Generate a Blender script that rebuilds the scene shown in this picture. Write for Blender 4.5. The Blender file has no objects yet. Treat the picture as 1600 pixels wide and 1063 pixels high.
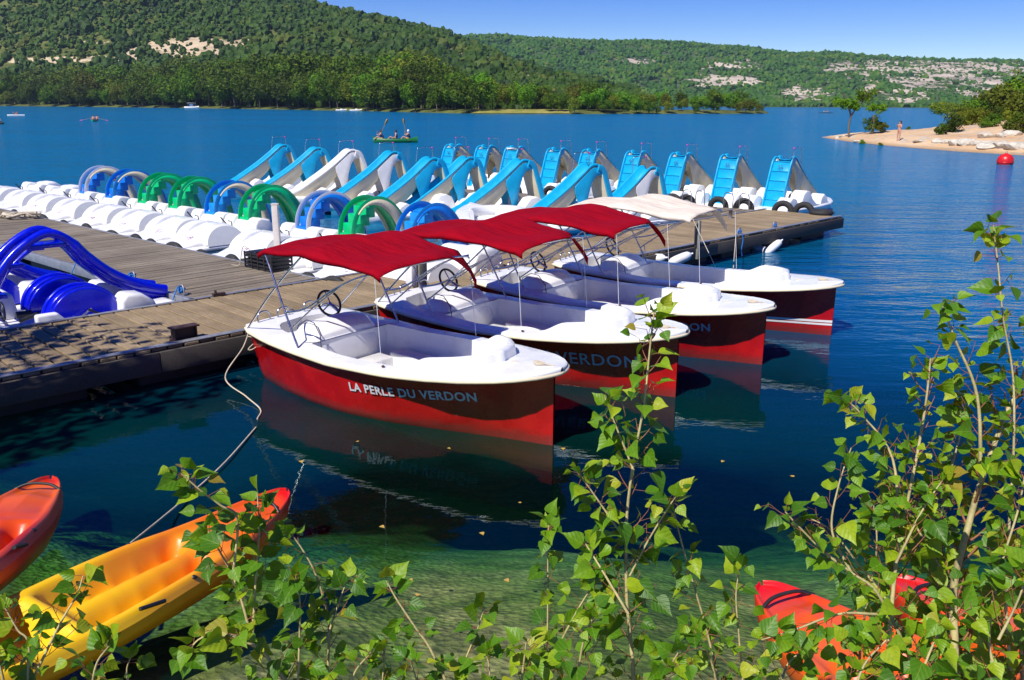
import bpy, bmesh, math, random
import numpy as np
from mathutils import Vector, Matrix, Euler
PI = math.pi; R = math.radians
rnd = random.Random(7); nr = np.random.RandomState(11)
sc = bpy.context.scene; COL = sc.collection

# ---------------------------------------------------------------- camera
F = 1350.0; H = 3.4; PITCH = math.atan((531.5 - 161.5) / F); ROLL = 0.0045
CP, SP = math.cos(PITCH), math.sin(PITCH)
cam = bpy.data.cameras.new('camera'); cam.lens = 36 * F / 1600; cam.sensor_width = 36
cam.clip_start = 0.05; cam.clip_end = 20000
camo = bpy.data.objects.new('camera', cam); COL.objects.link(camo); sc.camera = camo
_r = Vector((1, 0, 0)); _u = Vector((0, SP, CP)); _b = Vector((0, -CP, SP))
_rc = (_r + ROLL * _u).normalized(); _uc = (_u - ROLL * _r).normalized()
camo.matrix_world = Matrix.Translation((0, 0, H)) @ Matrix((_rc, _uc, _b)).transposed().to_4x4()

# ---------------------------------------------------------------- sky, sun, exposure
SUN = Vector((-.40, -.50, .77)).normalized()
w = bpy.data.worlds.new("World"); sc.world = w; w.use_nodes = True
nt = w.node_tree; nt.nodes.clear()
sky = nt.nodes.new('ShaderNodeTexSky'); sky.sky_type = 'NISHITA'; sky.sun_disc = False
sky.sun_elevation = math.asin(SUN.z); sky.sun_rotation = math.atan2(SUN.x, SUN.y)
sky.altitude = 1500; sky.air_density = 1.0; sky.dust_density = 0.1; sky.ozone_density = 4.0
hs = nt.nodes.new('ShaderNodeHueSaturation'); hs.inputs['Saturation'].default_value = 1.5; hs.inputs['Value'].default_value = 1.0
hs.inputs['Hue'].default_value = 0.53
bg = nt.nodes.new('ShaderNodeBackground'); bg.inputs['Strength'].default_value = 0.11
wo = nt.nodes.new('ShaderNodeOutputWorld')
nt.links.new(sky.outputs[0], hs.inputs['Color']); nt.links.new(hs.outputs[0], bg.inputs[0]); nt.links.new(bg.outputs[0], wo.inputs[0])
sl = bpy.data.lights.new('sun', 'SUN'); sl.energy = 5.0; sl.angle = R(0.55); sl.color = (1, .95, .86)
so = bpy.data.objects.new('sun', sl); COL.objects.link(so); so.rotation_euler = SUN.to_track_quat('Z', 'Y').to_euler(); so.location = (-20, -20, 40)
sc.view_settings.view_transform = 'Standard'; sc.view_settings.look = 'None'
sc.view_settings.exposure = 0.28; sc.view_settings.gamma = 1; sc.view_settings.use_curve_mapping = False
sc.render.engine = 'CYCLES'; sc.cycles.max_bounces = 8; sc.cycles.transparent_max_bounces = 12; sc.cycles.caustics_reflective = False

# ---------------------------------------------------------------- plan helpers
def ray(px, py):
    a = (px - 800) / F; b = (py - 531.5) / F
    a, b = a + ROLL * b, b - ROLL * a
    return a, CP - b * SP, -(SP + b * CP)
def P(px, py, z=0.):                    # ground plan point seen at a pixel, at height z
    a, y, d = ray(px, py); t = (z - H) / d
    return Vector((a * t, y * t, z))
def PT(px, py, t):                      # point at a given optical depth
    a, y, d = ray(px, py); return Vector((a * t, y * t, H + d * t))
def on_line(px, py, P0, d):             # plan position on a plan line, seen at column px (py only for the roll)
    a, y, _ = ray(px, py)
    # t*(a,y) = P0 + s*d
    det = a * (-d[1]) - y * (-d[0])
    t = (P0[0] * (-d[1]) - P0[1] * (-d[0])) / det
    return Vector((a * t, y * t, 0))

# ---------------------------------------------------------------- object helpers
def tag(o, label=None, cat=None, group=None, kind=None):
    if label: o['label'] = label
    if cat: o['category'] = cat
    if group: o['group'] = group
    if kind: o['kind'] = kind
    return o
def thing(name, label, cat, loc=(0, 0, 0), rz=0, group=None):
    o = bpy.data.objects.new(name, None); COL.objects.link(o); o.empty_display_size = .2
    o.location = loc; o.rotation_euler = (0, 0, rz); return tag(o, label, cat, group)
def link(name, me, parent=None):
    o = bpy.data.objects.new(name, me); COL.objects.link(o)
    if parent is not None: o.parent = parent
    return o
def copy_tree(o, parent=None):
    c = o.copy(); COL.objects.link(c); c.parent = parent
    for ch in list(o.children): copy_tree(ch, c)
    return c

class MB:
    def __init__(s): s.v = []; s.f = []; s.sm = []
    def add(s, v, f, smooth=False):
        n = len(s.v); s.v += [tuple(p) for p in v]; s.f += [tuple(i + n for i in q) for q in f]; s.sm += [smooth] * len(f); return s
    def box(s, c, d, rot=None):
        x, y, z = d[0] / 2, d[1] / 2, d[2] / 2
        v = [Vector((a, b, e)) for e in (-z, z) for a, b in ((-x, -y), (x, -y), (x, y), (-x, y))]
        if rot is not None: v = [rot @ p for p in v]
        v = [p + Vector(c) for p in v]
        return s.add(v, [(3, 2, 1, 0), (4, 5, 6, 7), (0, 1, 5, 4), (1, 2, 6, 5), (2, 3, 7, 6), (3, 0, 4, 7)])
    def prism(s, prof, y0, y1):          # side profile (x,z) swept across y; prof counter-clockwise seen from -y
        n = len(prof); v = [(x, y0, z) for x, z in prof] + [(x, y1, z) for x, z in prof]
        f = [tuple(range(n)), tuple(range(2 * n - 1, n - 1, -1))] + [(i, i + n, (i + 1) % n + n, (i + 1) % n) for i in range(n)]
        return s.add(v, f)
    def loft(s, rings, closed=True, caps=True, smooth=True):
        n = len(rings[0]); v = [p for r in rings for p in r]; f = []
        m = n if closed else n - 1
        for i in range(len(rings) - 1):
            for j in range(m):
                k = (j + 1) % n; f.append((i * n + j, i * n + k, (i + 1) * n + k, (i + 1) * n + j))
        s.add(v, f, smooth)
        if caps and closed:
            s.add(rings[0], [tuple(range(n - 1, -1, -1))]); s.add(rings[-1], [tuple(range(n))])
        return s
    def tube(s, pts, r, sides=8, smooth=True, caps=True):
        pts = [Vector(p) for p in pts]; rings = []
        rr = r if isinstance(r, (list, tuple)) else [r] * len(pts); up = None
        for i, p in enumerate(pts):
            t = (pts[min(i + 1, len(pts) - 1)] - pts[max(i - 1, 0)])
            t = t.normalized() if t.length > 1e-9 else Vector((0, 0, 1))
            if up is None: up = t.orthogonal().normalized()
            up = (up - t * up.dot(t)); up = up.normalized() if up.length > 1e-6 else t.orthogonal().normalized()
            b = t.cross(up)
            rings.append([p + (up * math.cos(2 * PI * k / sides) + b * math.sin(2 * PI * k / sides)) * rr[i] for k in range(sides)])
        return s.loft(rings, True, caps, smooth)
    def lathe(s, prof, c=(0, 0, 0), axis='z', seg=16, smooth=True):
        rings = []
        for r_, h in prof:
            ring = []
            for k in range(seg):
                a = 2 * PI * k / seg; x, y = r_ * math.cos(a), r_ * math.sin(a)
                p = {'z': (x, y, h), 'y': (x, h, -y), 'x': (h, x, y)}[axis]
                ring.append(Vector(p) + Vector(c))
            rings.append(ring)
        return s.loft(rings, True, True, smooth)
    def grid(s, fn, nu, nv, smooth=True):
        v = [fn(i / nu, j / nv) for i in range(nu + 1) for j in range(nv + 1)]; q = nv + 1
        f = [(i * q + j, (i + 1) * q + j, (i + 1) * q + j + 1, i * q + j + 1) for i in range(nu) for j in range(nv)]
        return s.add(v, f, smooth)
    def mesh(s, name, m, fix=True):
        me = bpy.data.meshes.new(name); me.from_pydata(s.v, [], s.f)
        me.polygons.foreach_set('use_smooth', s.sm)
        if fix:
            bm = bmesh.new(); bm.from_mesh(me); bmesh.ops.recalc_face_normals(bm, faces=bm.faces); bm.to_mesh(me); bm.free()
        me.materials.append(m); me.update(); return me
    def build(s, name, m, parent=None, bevel=0, seg=2, solid=0, fix=True, sub=0):
        o = link(name, s.mesh(name, m, fix), parent)
        if solid:
            k = o.modifiers.new('solid', 'SOLIDIFY'); k.thickness = solid; k.offset = 0
        if bevel:
            k = o.modifiers.new('bevel', 'BEVEL'); k.width = bevel; k.segments = seg; k.limit_method = 'ANGLE'; k.angle_limit = R(35)
            k.harden_normals = False
            for p in o.data.polygons: p.use_smooth = True
            if hasattr(o.data, 'set_sharp_from_angle') and seg < 2: pass
        if sub:
            k = o.modifiers.new('sub', 'SUBSURF'); k.levels = sub; k.render_levels = sub
        return o

def np_mesh(name, V, Fa, m, smooth=False):
    V = np.asarray(V, dtype=np.float32); Fa = np.asarray(Fa, dtype=np.int32); k = Fa.shape[1]
    me = bpy.data.meshes.new(name); me.vertices.add(len(V)); me.vertices.foreach_set('co', V.ravel())
    me.loops.add(Fa.size); me.loops.foreach_set('vertex_index', Fa.ravel())
    me.polygons.add(len(Fa)); me.polygons.foreach_set('loop_start', np.arange(0, Fa.size, k, dtype=np.int32))
    me.polygons.foreach_set('loop_total', np.full(len(Fa), k, dtype=np.int32))
    me.polygons.foreach_set('use_smooth', np.full(len(Fa), smooth, dtype=bool))
    me.materials.append(m); me.update(calc_edges=True); me.validate(); return me

def interp(tab, x):
    return float(np.interp(x, [t[0] for t in tab], [t[1] for t in tab]))
def smooth(x): x = min(1, max(0, x)); return x * x * (3 - 2 * x)
def spline(pts, n=8):                     # Catmull-Rom through points
    pts = [Vector(p) for p in pts]; q = [2 * pts[0] - pts[1]] + pts + [2 * pts[-1] - pts[-2]]; out = []
    for i in range(1, len(q) - 2):
        a, b, c, d = q[i - 1:i + 3]
        for k in range(n):
            t = k / n
            out.append(.5 * ((2 * b) + (c - a) * t + (2 * a - 5 * b + 4 * c - d) * t * t + (3 * b - a - 3 * c + d) * t ** 3))
    return out + [pts[-1]]

# ---------------------------------------------------------------- materials
class NT:
    def __init__(s, name):
        s.m = bpy.data.materials.new(name); s.m.use_nodes = True; s.t = s.m.node_tree; s.t.nodes.clear()
        s.out = s.n('OutputMaterial')
    def n(s, t, **kw):
        nd = s.t.nodes.new('ShaderNode' + t)
        for k, v in kw.items():
            if hasattr(nd, k): setattr(nd, k, v)
        return nd
    def l(s, a, b): s.t.links.new(a, b)
    def set(s, nd, **kw):
        for k, v in kw.items(): nd.inputs[k.replace('_', ' ')].default_value = v
        return nd
    def noise(s, scale, detail=3, rough=.55, coord='Object', vec=None, stretch=None):
        nd = s.n('TexNoise'); s.set(nd, Scale=scale, Detail=detail, Roughness=rough)
        if vec is None: vec = s.coord(coord, stretch)
        s.l(vec, nd.inputs['Vector']); return nd.outputs['Fac']
    def coord(s, coord='Object', stretch=None):
        if coord == 'World': o = s.n('NewGeometry').outputs['Position']
        else: o = s.n('TexCoord').outputs[coord]
        if stretch:
            mp = s.n('Mapping'); mp.inputs['Scale'].default_value = stretch; s.l(o, mp.inputs['Vector']); o = mp.outputs[0]
        return o
    def ramp(s, fac, stops, interp='LINEAR'):
        nd = s.n('ValToRGB'); nd.color_ramp.interpolation = interp; el = nd.color_ramp.elements
        while len(el) < len(stops): el.new(.5)
        for e, (p, c) in zip(el, stops): e.position = p; e.color = (*c, 1) if len(c) == 3 else c
        s.l(fac, nd.inputs[0]); return nd.outputs[0]
    def mixc(s, fac, a, b, mode='MIX'):
        nd = s.n('Mix', data_type='RGBA', blend_type=mode)
        for v, i in ((fac, 0), (a, 6), (b, 7)):
            if hasattr(v, 'links') or hasattr(v, 'is_linked'): s.l(v, nd.inputs[i])
            else: nd.inputs[i].default_value = v if i == 0 else (*v, 1)
        return nd.outputs[2]
    def math(s, op, a, b=0., clamp=False):
        nd = s.n('Math', operation=op); nd.use_clamp = clamp
        for v, i in ((a, 0), (b, 1)):
            if hasattr(v, 'is_linked'): s.l(v, nd.inputs[i])
            else: nd.inputs[i].default_value = v
        return nd.outputs[0]
    def mapr(s, v, a, b, c, d):
        nd = s.n('MapRange'); nd.clamp = True
        nd.inputs[1].default_value = a; nd.inputs[2].default_value = b; nd.inputs[3].default_value = c; nd.inputs[4].default_value = d
        s.l(v, nd.inputs[0]); return nd.outputs[0]
    def bump(s, h, strength=.3, dist=.01):
        nd = s.n('Bump'); s.set(nd, Strength=strength, Distance=dist); s.l(h, nd.inputs['Height']); return nd.outputs[0]
    def princ(s, color, rough=.5, metal=0., normal=None, spec=.5, coat=0.):
        nd = s.n('BsdfPrincipled'); s.set(nd, Roughness=rough if not hasattr(rough, 'is_linked') else .5, Metallic=metal)
        nd.inputs['Specular IOR Level'].default_value = spec
        if coat: nd.inputs['Coat Weight'].default_value = coat; nd.inputs['Coat Roughness'].default_value = .08
        if hasattr(color, 'is_linked'): s.l(color, nd.inputs['Base Color'])
        else: nd.inputs['Base Color'].default_value = (*color, 1)
        if hasattr(rough, 'is_linked'): s.l(rough, nd.inputs['Roughness'])
        if normal is not None: s.l(normal, nd.inputs['Normal'])
        s.l(nd.outputs[0], s.out.inputs[0]); return nd

def sc3(c, k): return tuple(min(1, x * k) for x in c)
def plain(name, c, rough=.45, metal=0., var=.12, scale=6, bump=0., bscale=60, spec=.5, coat=0., dirt=None):
    t = NT(name); n = t.noise(scale, 4)
    col = t.ramp(n, [(.3, sc3(c, 1 - var)), (.7, sc3(c, 1 + var))])
    if dirt:
        d = t.noise(scale * .6, 6, .7); d2 = t.ramp(d, [(.52, (0, 0, 0)), (.72, (1, 1, 1))])
        col = t.mixc(t.math('MULTIPLY', d2, .5), col, dirt)
    nm = t.bump(t.noise(bscale, 4), bump, .01) if bump else None
    rg = t.mapr(t.noise(scale * 2, 3), .3, .7, max(.02, rough - .08), min(1, rough + .1))
    t.princ(col, rg, metal, nm, spec, coat); return t.m
M = {}
M['gel'] = plain('white_gelcoat', (.80, .80, .79), .3, var=.03, scale=2.5, dirt=(.6, .59, .54), coat=.2)
M['gel2'] = plain('white_plastic', (.80, .80, .78), .38, var=.04, scale=3, dirt=(.6, .57, .5))
M['greyp'] = plain('grey_panel', (.72, .72, .70), .5, var=.05)
M['beige'] = plain('beige_floor', (.50, .46, .38), .6, var=.1, bump=.2)
M['cream'] = plain('cream_underside', (.66, .58, .40), .6, var=.08, scale=2.5, bump=.15, bscale=25)
M['cyan'] = plain('cyan_plastic', (.005, .36, .62), .35, var=.12, scale=3)
M['blue'] = plain('blue_plastic', (.004, .17, .62), .35, var=.12, scale=3)
M['sky'] = plain('sky_blue_plastic', (.01, .25, .64), .35, var=.12, scale=3)
M['cobalt'] = plain('cobalt_plastic', (.002, .008, .58), .22, var=.12, scale=3, coat=.3)
M['green'] = plain('green_plastic', (.0, .46, .16), .35, var=.12, scale=3)
M['whites'] = plain('white_slide', (.72, .71, .70), .4, var=.05)
M['hullblue'] = plain('blue_hull_bottom', (.01, .15, .28), .4)
M['steel'] = plain('steel_tube', (.55, .55, .56), .25, metal=1, var=.05)
M['galv'] = plain('galvanised_edge', (.33, .34, .36), .5, metal=.6, var=.15, bump=.3)
M['rubber'] = plain('black_rubber', (.02, .02, .02), .75, var=.3, bump=.4)
M['black'] = plain('black_plastic', (.015, .015, .017), .4, var=.3)
M['brownm'] = plain('brown_rusty_iron', (.06, .028, .02), .6, var=.3, bump=.4)
M['post'] = plain('weathered_post', (.55, .5, .45), .7, var=.1, bump=.3)
M['pile'] = plain('grey_pile', (.20, .19, .15), .7, var=.2, bump=.3)
M['rope'] = plain('rope', (.55, .48, .36), .9, var=.15, bump=.6, bscale=200)
M['ropeb'] = plain('blue_rope', (.01, .16, .5), .8, var=.2)
M['float'] = plain('dock_float', (.03, .03, .035), .7, var=.3, bump=.3)
M['skin'] = plain('skin', (.55, .27, .17), .55, var=.08)
M['hair'] = plain('dark_hair', (.03, .018, .012), .7, var=.2)
M['navy'] = plain('navy_cloth', (.015, .02, .09), .8)
M['redc'] = plain('red_plastic', (.6, .01, .01), .35, var=.1)
M['canoe'] = plain('canoe_green', (.005, .13, .03), .4, var=.1)
M['kgreen'] = plain('kayak_green', (.0, .42, .12), .4)
M['wood'] = plain('paddle_wood', (.35, .2, .03), .5)
M['orangeb'] = plain('orange_shorts', (.65, .3, .05), .8)
M['buff'] = plain('buff_hull', (.62, .56, .40), .4, var=.05)
M['darkb'] = plain('dark_stripe', (.03, .05, .07), .4)
M['panel'] = plain('solar_panel', (.12, .2, .36), .15, var=.05)
M['ink'] = plain('dark_ink', (.03, .06, .16), .5)
M['pink'] = plain('magenta_print', (.45, .05, .35), .5)
M['aqua'] = plain('aqua_print', (.0, .38, .5), .5)
M['letter'] = plain('white_lettering', (.62, .65, .68), .4, var=.06, scale=10)
M['letter2'] = plain('pale_blue_lettering', (.42, .52, .62), .4, var=.1, scale=10)
def hullred():
    t = NT('red_hull_paint'); n = t.noise(3, 5, .6)
    col = t.ramp(n, [(.3, (.34, .002, .005)), (.7, (.50, .006, .007))])
    z = t.n('SeparateXYZ'); t.l(t.coord('Object'), z.inputs[0])
    sn = t.noise(14, 5, .7, stretch=(.25, 1, 1.6))
    wl = t.math('ADD', z.outputs[2], t.math('MULTIPLY', sn, -.22))
    algae = t.mapr(wl, -.06, .04, .75, 0)
    col = t.mixc(algae, col, (.17, .03, .025))
    scr = t.ramp(t.noise(40, 3, .8, stretch=(.05, 1, 1.2)), [(.68, (0, 0, 0)), (.76, (.6, .6, .6))])
    col = t.mixc(t.math('MULTIPLY', scr, .35), col, (.75, .35, .3))
    nm = t.bump(t.noise(3, 2), .25, .02)
    t.princ(col, t.mapr(n, .3, .7, .18, .34), 0, nm, .5, .35); return t.m
M['hullred'] = hullred()
def fabric(name, c):
    t = NT(name); n = t.noise(2.2, 4, .6); f2 = t.noise(160, 2)
    col = t.ramp(n, [(.3, sc3(c, .88)), (.7, sc3(c, 1.12))])
    wr = t.noise(2.5, 3, .5, stretch=(1, 2.5, 1))
    b = t.math('ADD', t.math('MULTIPLY', wr, 1.), t.math('MULTIPLY', f2, .04))
    d = t.princ(col, .85, 0, t.bump(b, .8, .07), .2); d.inputs['Specular IOR Level'].default_value = .08
    tr = t.n('BsdfTranslucent'); t.l(col, tr.inputs[0]); mx = t.n('MixShader'); mx.inputs[0].default_value = .12
    t.l(d.outputs[0], mx.inputs[1]); t.l(tr.outputs[0], mx.inputs[2]); t.l(mx.outputs[0], t.out.inputs[0]); return t.m
M['canred'] = fabric('red_canvas', (.30, .001, .010)); M['cancream'] = fabric('cream_canvas', (.78, .68, .56))
def plank(name, c1, c2):
    t = NT(name); oi = t.n('ObjectInfo')
    st = t.noise(5, 5, .6, stretch=(14, 1, 14)); fine = t.noise(40, 4, .7, stretch=(10, .6, 10))
    base = t.ramp(st, [(.25, c1), (.75, c2)])
    v = t.mapr(oi.outputs['Random'], 0, 1, .80, 1.12)
    br = t.n('BrightContrast'); hsn = t.n('HueSaturation'); t.l(base, hsn.inputs['Color']); t.l(v, hsn.inputs['Value'])
    dk = t.ramp(fine, [(.35, (.45, .42, .4)), (.55, (1, 1, 1))])
    col = t.mixc(.6, hsn.outputs[0], dk, 'MULTIPLY')
    stn = t.ramp(t.noise(1.3, 4, .6, coord='World'), [(.40, (.72, .70, .68)), (.62, (1.0, 1.0, 1.0))])
    col = t.mixc(.8, col, stn, 'MULTIPLY')
    t.princ(col, .8, 0, t.bump(fine, .5, .006), .3); return t.m
M['plankA'] = plank('dock_plank_brown', (.26, .19, .105), (.42, .32, .19))
M['plankB'] = plank('dock_plank_grey', (.20, .165, .12), (.33, .28, .21))
M['fascia'] = plank('dock_fascia_wood', (.07, .06, .055), (.14, .12, .1))
def kay(name, stops, x0, x1):
    t = NT(name); x = t.n('SeparateXYZ'); t.l(t.coord('Object'), x.inputs[0])
    n = t.noise(2.2, 3, .6)
    p = t.mapr(t.math('ADD', x.outputs[0], t.math('MULTIPLY', t.math('SUBTRACT', n, .5), 1.1)), x0, x1, 0, 1)
    col = t.ramp(p, stops); sw = t.noise(1.6, 4, .6)
    t.princ(col, t.mapr(sw, .3, .7, .3, .5), 0, t.bump(t.noise(90, 3), .12, .004), .5); return t.m
M['kyel'] = kay('yellow_orange_kayak', [(0, (.85, .56, .003)), (.5, (.84, .48, .003)), (.70, (.80, .24, .004)), (.86, (.72, .10, .004)), (1, (.6, .006, .006))], 0.0, 3.7)
M['kred'] = kay('red_orange_kayak', [(0, (.60, .03, .004)), (.35, (.76, .11, .003)), (.55, (.50, .012, .005)), (.78, (.66, .07, .003)), (.92, (.72, .12, .003)), (1, (.5, .02, .005))], 0.0, 3.7)
M['korg'] = kay('orange_kayak', [(0, (.75, .13, .004)), (.8, (.78, .11, .004)), (.93, (.65, .02, .006)), (1, (.62, .006, .01))], 0.0, 3.7)
def foliage(name, c1, c2, c3, tr=.25, nscale=.35):
    t = NT(name); oi = t.n('ObjectInfo'); n = t.noise(nscale, 3, .6, coord='World')
    col = t.ramp(n, [(.3, c1), (.55, c2), (.8, c3)])
    hsn = t.n('HueSaturation'); t.l(col, hsn.inputs['Color']); t.l(t.mapr(oi.outputs['Random'], 0, 1, .6, 1.35), hsn.inputs['Value'])
    t.l(t.mapr(oi.outputs['Random'], 0, 1, .485, .515), hsn.inputs['Hue'])
    d = t.princ(hsn.outputs[0], .65, 0, None, .25)
    tl = t.n('BsdfTranslucent'); t.l(hsn.outputs[0], tl.inputs[0]); mx = t.n('MixShader'); mx.inputs[0].default_value = tr
    t.l(d.outputs[0], mx.inputs[1]); t.l(tl.outputs[0], mx.inputs[2]); t.l(mx.outputs[0], t.out.inputs[0]); return t.m
M['folA'] = foliage('tree_foliage', (.030, .068, .003), (.085, .145, .003), (.20, .22, .005))
M['folB'] = foliage('bright_foliage', (.06, .15, .004), (.12, .24, .005), (.20, .32, .01))
M['folO'] = foliage('olive_foliage', (.09, .13, .006), (.16, .19, .008), (.24, .25, .015))
M['folF'] = foliage('far_forest', (.020, .052, .006), (.048, .115, .004), (.14, .15, .015), .1, .03)
M['bark'] = plain('bark', (.14, .11, .08), .9, var=.3, bump=.6)
def leafm():
    t = NT('poplar_leaf'); oi = t.n('ObjectInfo')
    n = t.noise(60, 3, .6); c = t.ramp(oi.outputs['Random'], [(0, (.03, .12, .004)), (.35, (.09, .24, .005)), (.65, (.18, .34, .006)), (.9, (.34, .46, .010)), (.97, (.42, .44, .02)), (1, (.34, .20, .03))])
    c = t.mixc(t.mapr(n, .35, .7, 0, .3), c, (.03, .10, .006))
    x = t.n('SeparateXYZ'); t.l(t.coord('Object'), x.inputs[0])
    ay = t.math('ABSOLUTE', x.outputs[1])
    rib = t.math('SUBTRACT', ay, t.math('MULTIPLY', x.outputs[0], .75))
    wv = t.math('SINE', t.math('MULTIPLY', rib, 520))
    mid = t.mapr(ay, .0, .0012, 1, 0); vein = t.math('MAXIMUM', mid, t.mapr(wv, .93, 1, 0, .5))
    c = t.mixc(t.math('MULTIPLY', vein, .55), c, (.32, .42, .06))
    d = t.princ(c, .46, 0, t.bump(wv, .25, .001), .4)
    tl = t.n('BsdfTranslucent'); cc = t.mixc(.5, c, (.42, .62, .01)); t.l(cc, tl.inputs[0]); mx = t.n('MixShader'); mx.inputs[0].default_value = .35
    t.l(d.outputs[0], mx.inputs[1]); t.l(tl.outputs[0], mx.inputs[2]); t.l(mx.outputs[0], t.out.inputs[0]); return t.m
M['leaf'] = leafm()
M['twig'] = plain('reddish_twig', (.22, .08, .03), .6, var=.35, scale=20)
M['stem'] = plain('pale_poplar_stem', (.40, .34, .15), .6, var=.3, scale=14, bump=.3, dirt=(.16, .12, .06))
# ================================================================ SETTING
U = Vector((.714, .700, 0)).normalized(); N = Vector((U.y, -U.x, 0))     # dock direction, and the side toward the viewer
AU = math.atan2(U.y, U.x)
def fbm(x, y, s, o=4):
    v = 0; a = 1; tot = 0
    for k in range(o):
        v = v + a * (np.sin(x / s * 1.7 + 1.3 * k + 2.1 * np.sin(y / s * .9 + k)) * np.cos(y / s * 1.3 - .7 * k + 1.7 * np.sin(x / s * .8 + 2 * k))); tot += a
        a *= .5; s *= .47
    return v / tot
# --- near shore and lake bed
def shore_y(x): return np.interp(x, [-30, -9, -6, -3.4, -2, 0, 3, 8, 30], [7.5, 6.6, 5.2, 4.15, 4.25, 4.0, 3.7, 3.4, 2]) + .12 * np.sin(x * 1.9)
def near_z(x, y):
    d = y - shore_y(x)
    land = np.clip(-d * .52, 0, 1.75 + .15 * np.sin(x)); bed = -(np.clip(d, 0, 60) * .24 + .02 * np.clip(d, 0, 8) ** 2)
    z = np.where(d < 0, land, np.maximum(bed, -7))
    return z + .035 * fbm(x, y, 1.1) + .012 * fbm(x + 9, y, .28) + .05 * fbm(x, y, 2.3) * (d > .6)
def shorem():
    t = NT('shore_ground'); g = t.coord('World'); n1 = t.noise(1.0, 5, .65, vec=g); n2 = t.noise(9, 5, .7, vec=g); n3 = t.noise(2.6, 4, .6, vec=g)
    vo = t.n('TexVoronoi'); vo.inputs['Scale'].default_value = 14; t.l(g, vo.inputs['Vector'])
    base = t.ramp(n2, [(.3, (.24, .21, .10)), (.7, (.48, .43, .22))])
    z = t.n('SeparateXYZ'); t.l(g, z.inputs[0])
    al = t.ramp(n1, [(.36, (0, 0, 0)), (.56, (1, 1, 1))])
    under = t.mapr(z.outputs[2], -.25, -.02, 1, 0)
    col = t.mixc(t.math('MULTIPLY', al, t.math('MULTIPLY', under, .8)), base, (.13, .21, .03))
    dk = t.ramp(n3, [(.42, (.40, .42, .38)), (.56, (1, 1, 1))])
    col = t.mixc(.75, col, dk, 'MULTIPLY')
    st = t.ramp(vo.outputs['Distance'], [(.0, (1.25, 1.22, 1.15)), (.55, (.62, .6, .56))]); col = t.mixc(.5, col, st, 'MULTIPLY')
    t.princ(col, .85, 0, t.bump(t.math('ADD', n2, vo.outputs['Distance']), .7, .04), .3); return t.m
def axis_grid(x0, x1, y0, y1, fine):
    return np.concatenate([np.arange(x0, fine[0], 1.), np.arange(fine[0], fine[1], .08), np.arange(fine[1], x1, 1.)]), \
           np.concatenate([np.arange(y0, fine[2], .5), np.arange(fine[2], fine[3], .08), np.arange(fine[3], y1, 1.)])
xs, ys = axis_grid(-45, 60, -14, 75, (-6, 6, 2.5, 10.5)); X, Y = np.meshgrid(xs, ys)
Z = near_z(X, Y); nx, ny = len(xs), len(ys)
idx = np.arange(nx * ny).reshape(ny, nx); Fq = np.stack([idx[:-1, :-1], idx[:-1, 1:], idx[1:, 1:], idx[1:, :-1]], -1).reshape(-1, 4)
o = link('shore_and_lake_bed', np_mesh('shore', np.stack([X, Y, Z], -1).reshape(-1, 3), Fq, shorem(), True)); tag(o, kind='structure')
# --- deep basin floor under all the far water
o = link('lake_floor', np_mesh('lakefloor', [(-9000, -600, -7.6), (9000, -600, -7.6), (9000, 9000, -7.6), (-9000, 9000, -7.6)], [(0, 1, 2, 3)], plain('lake_mud', (.06, .08, .05), .9))); tag(o, kind='structure')
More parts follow.
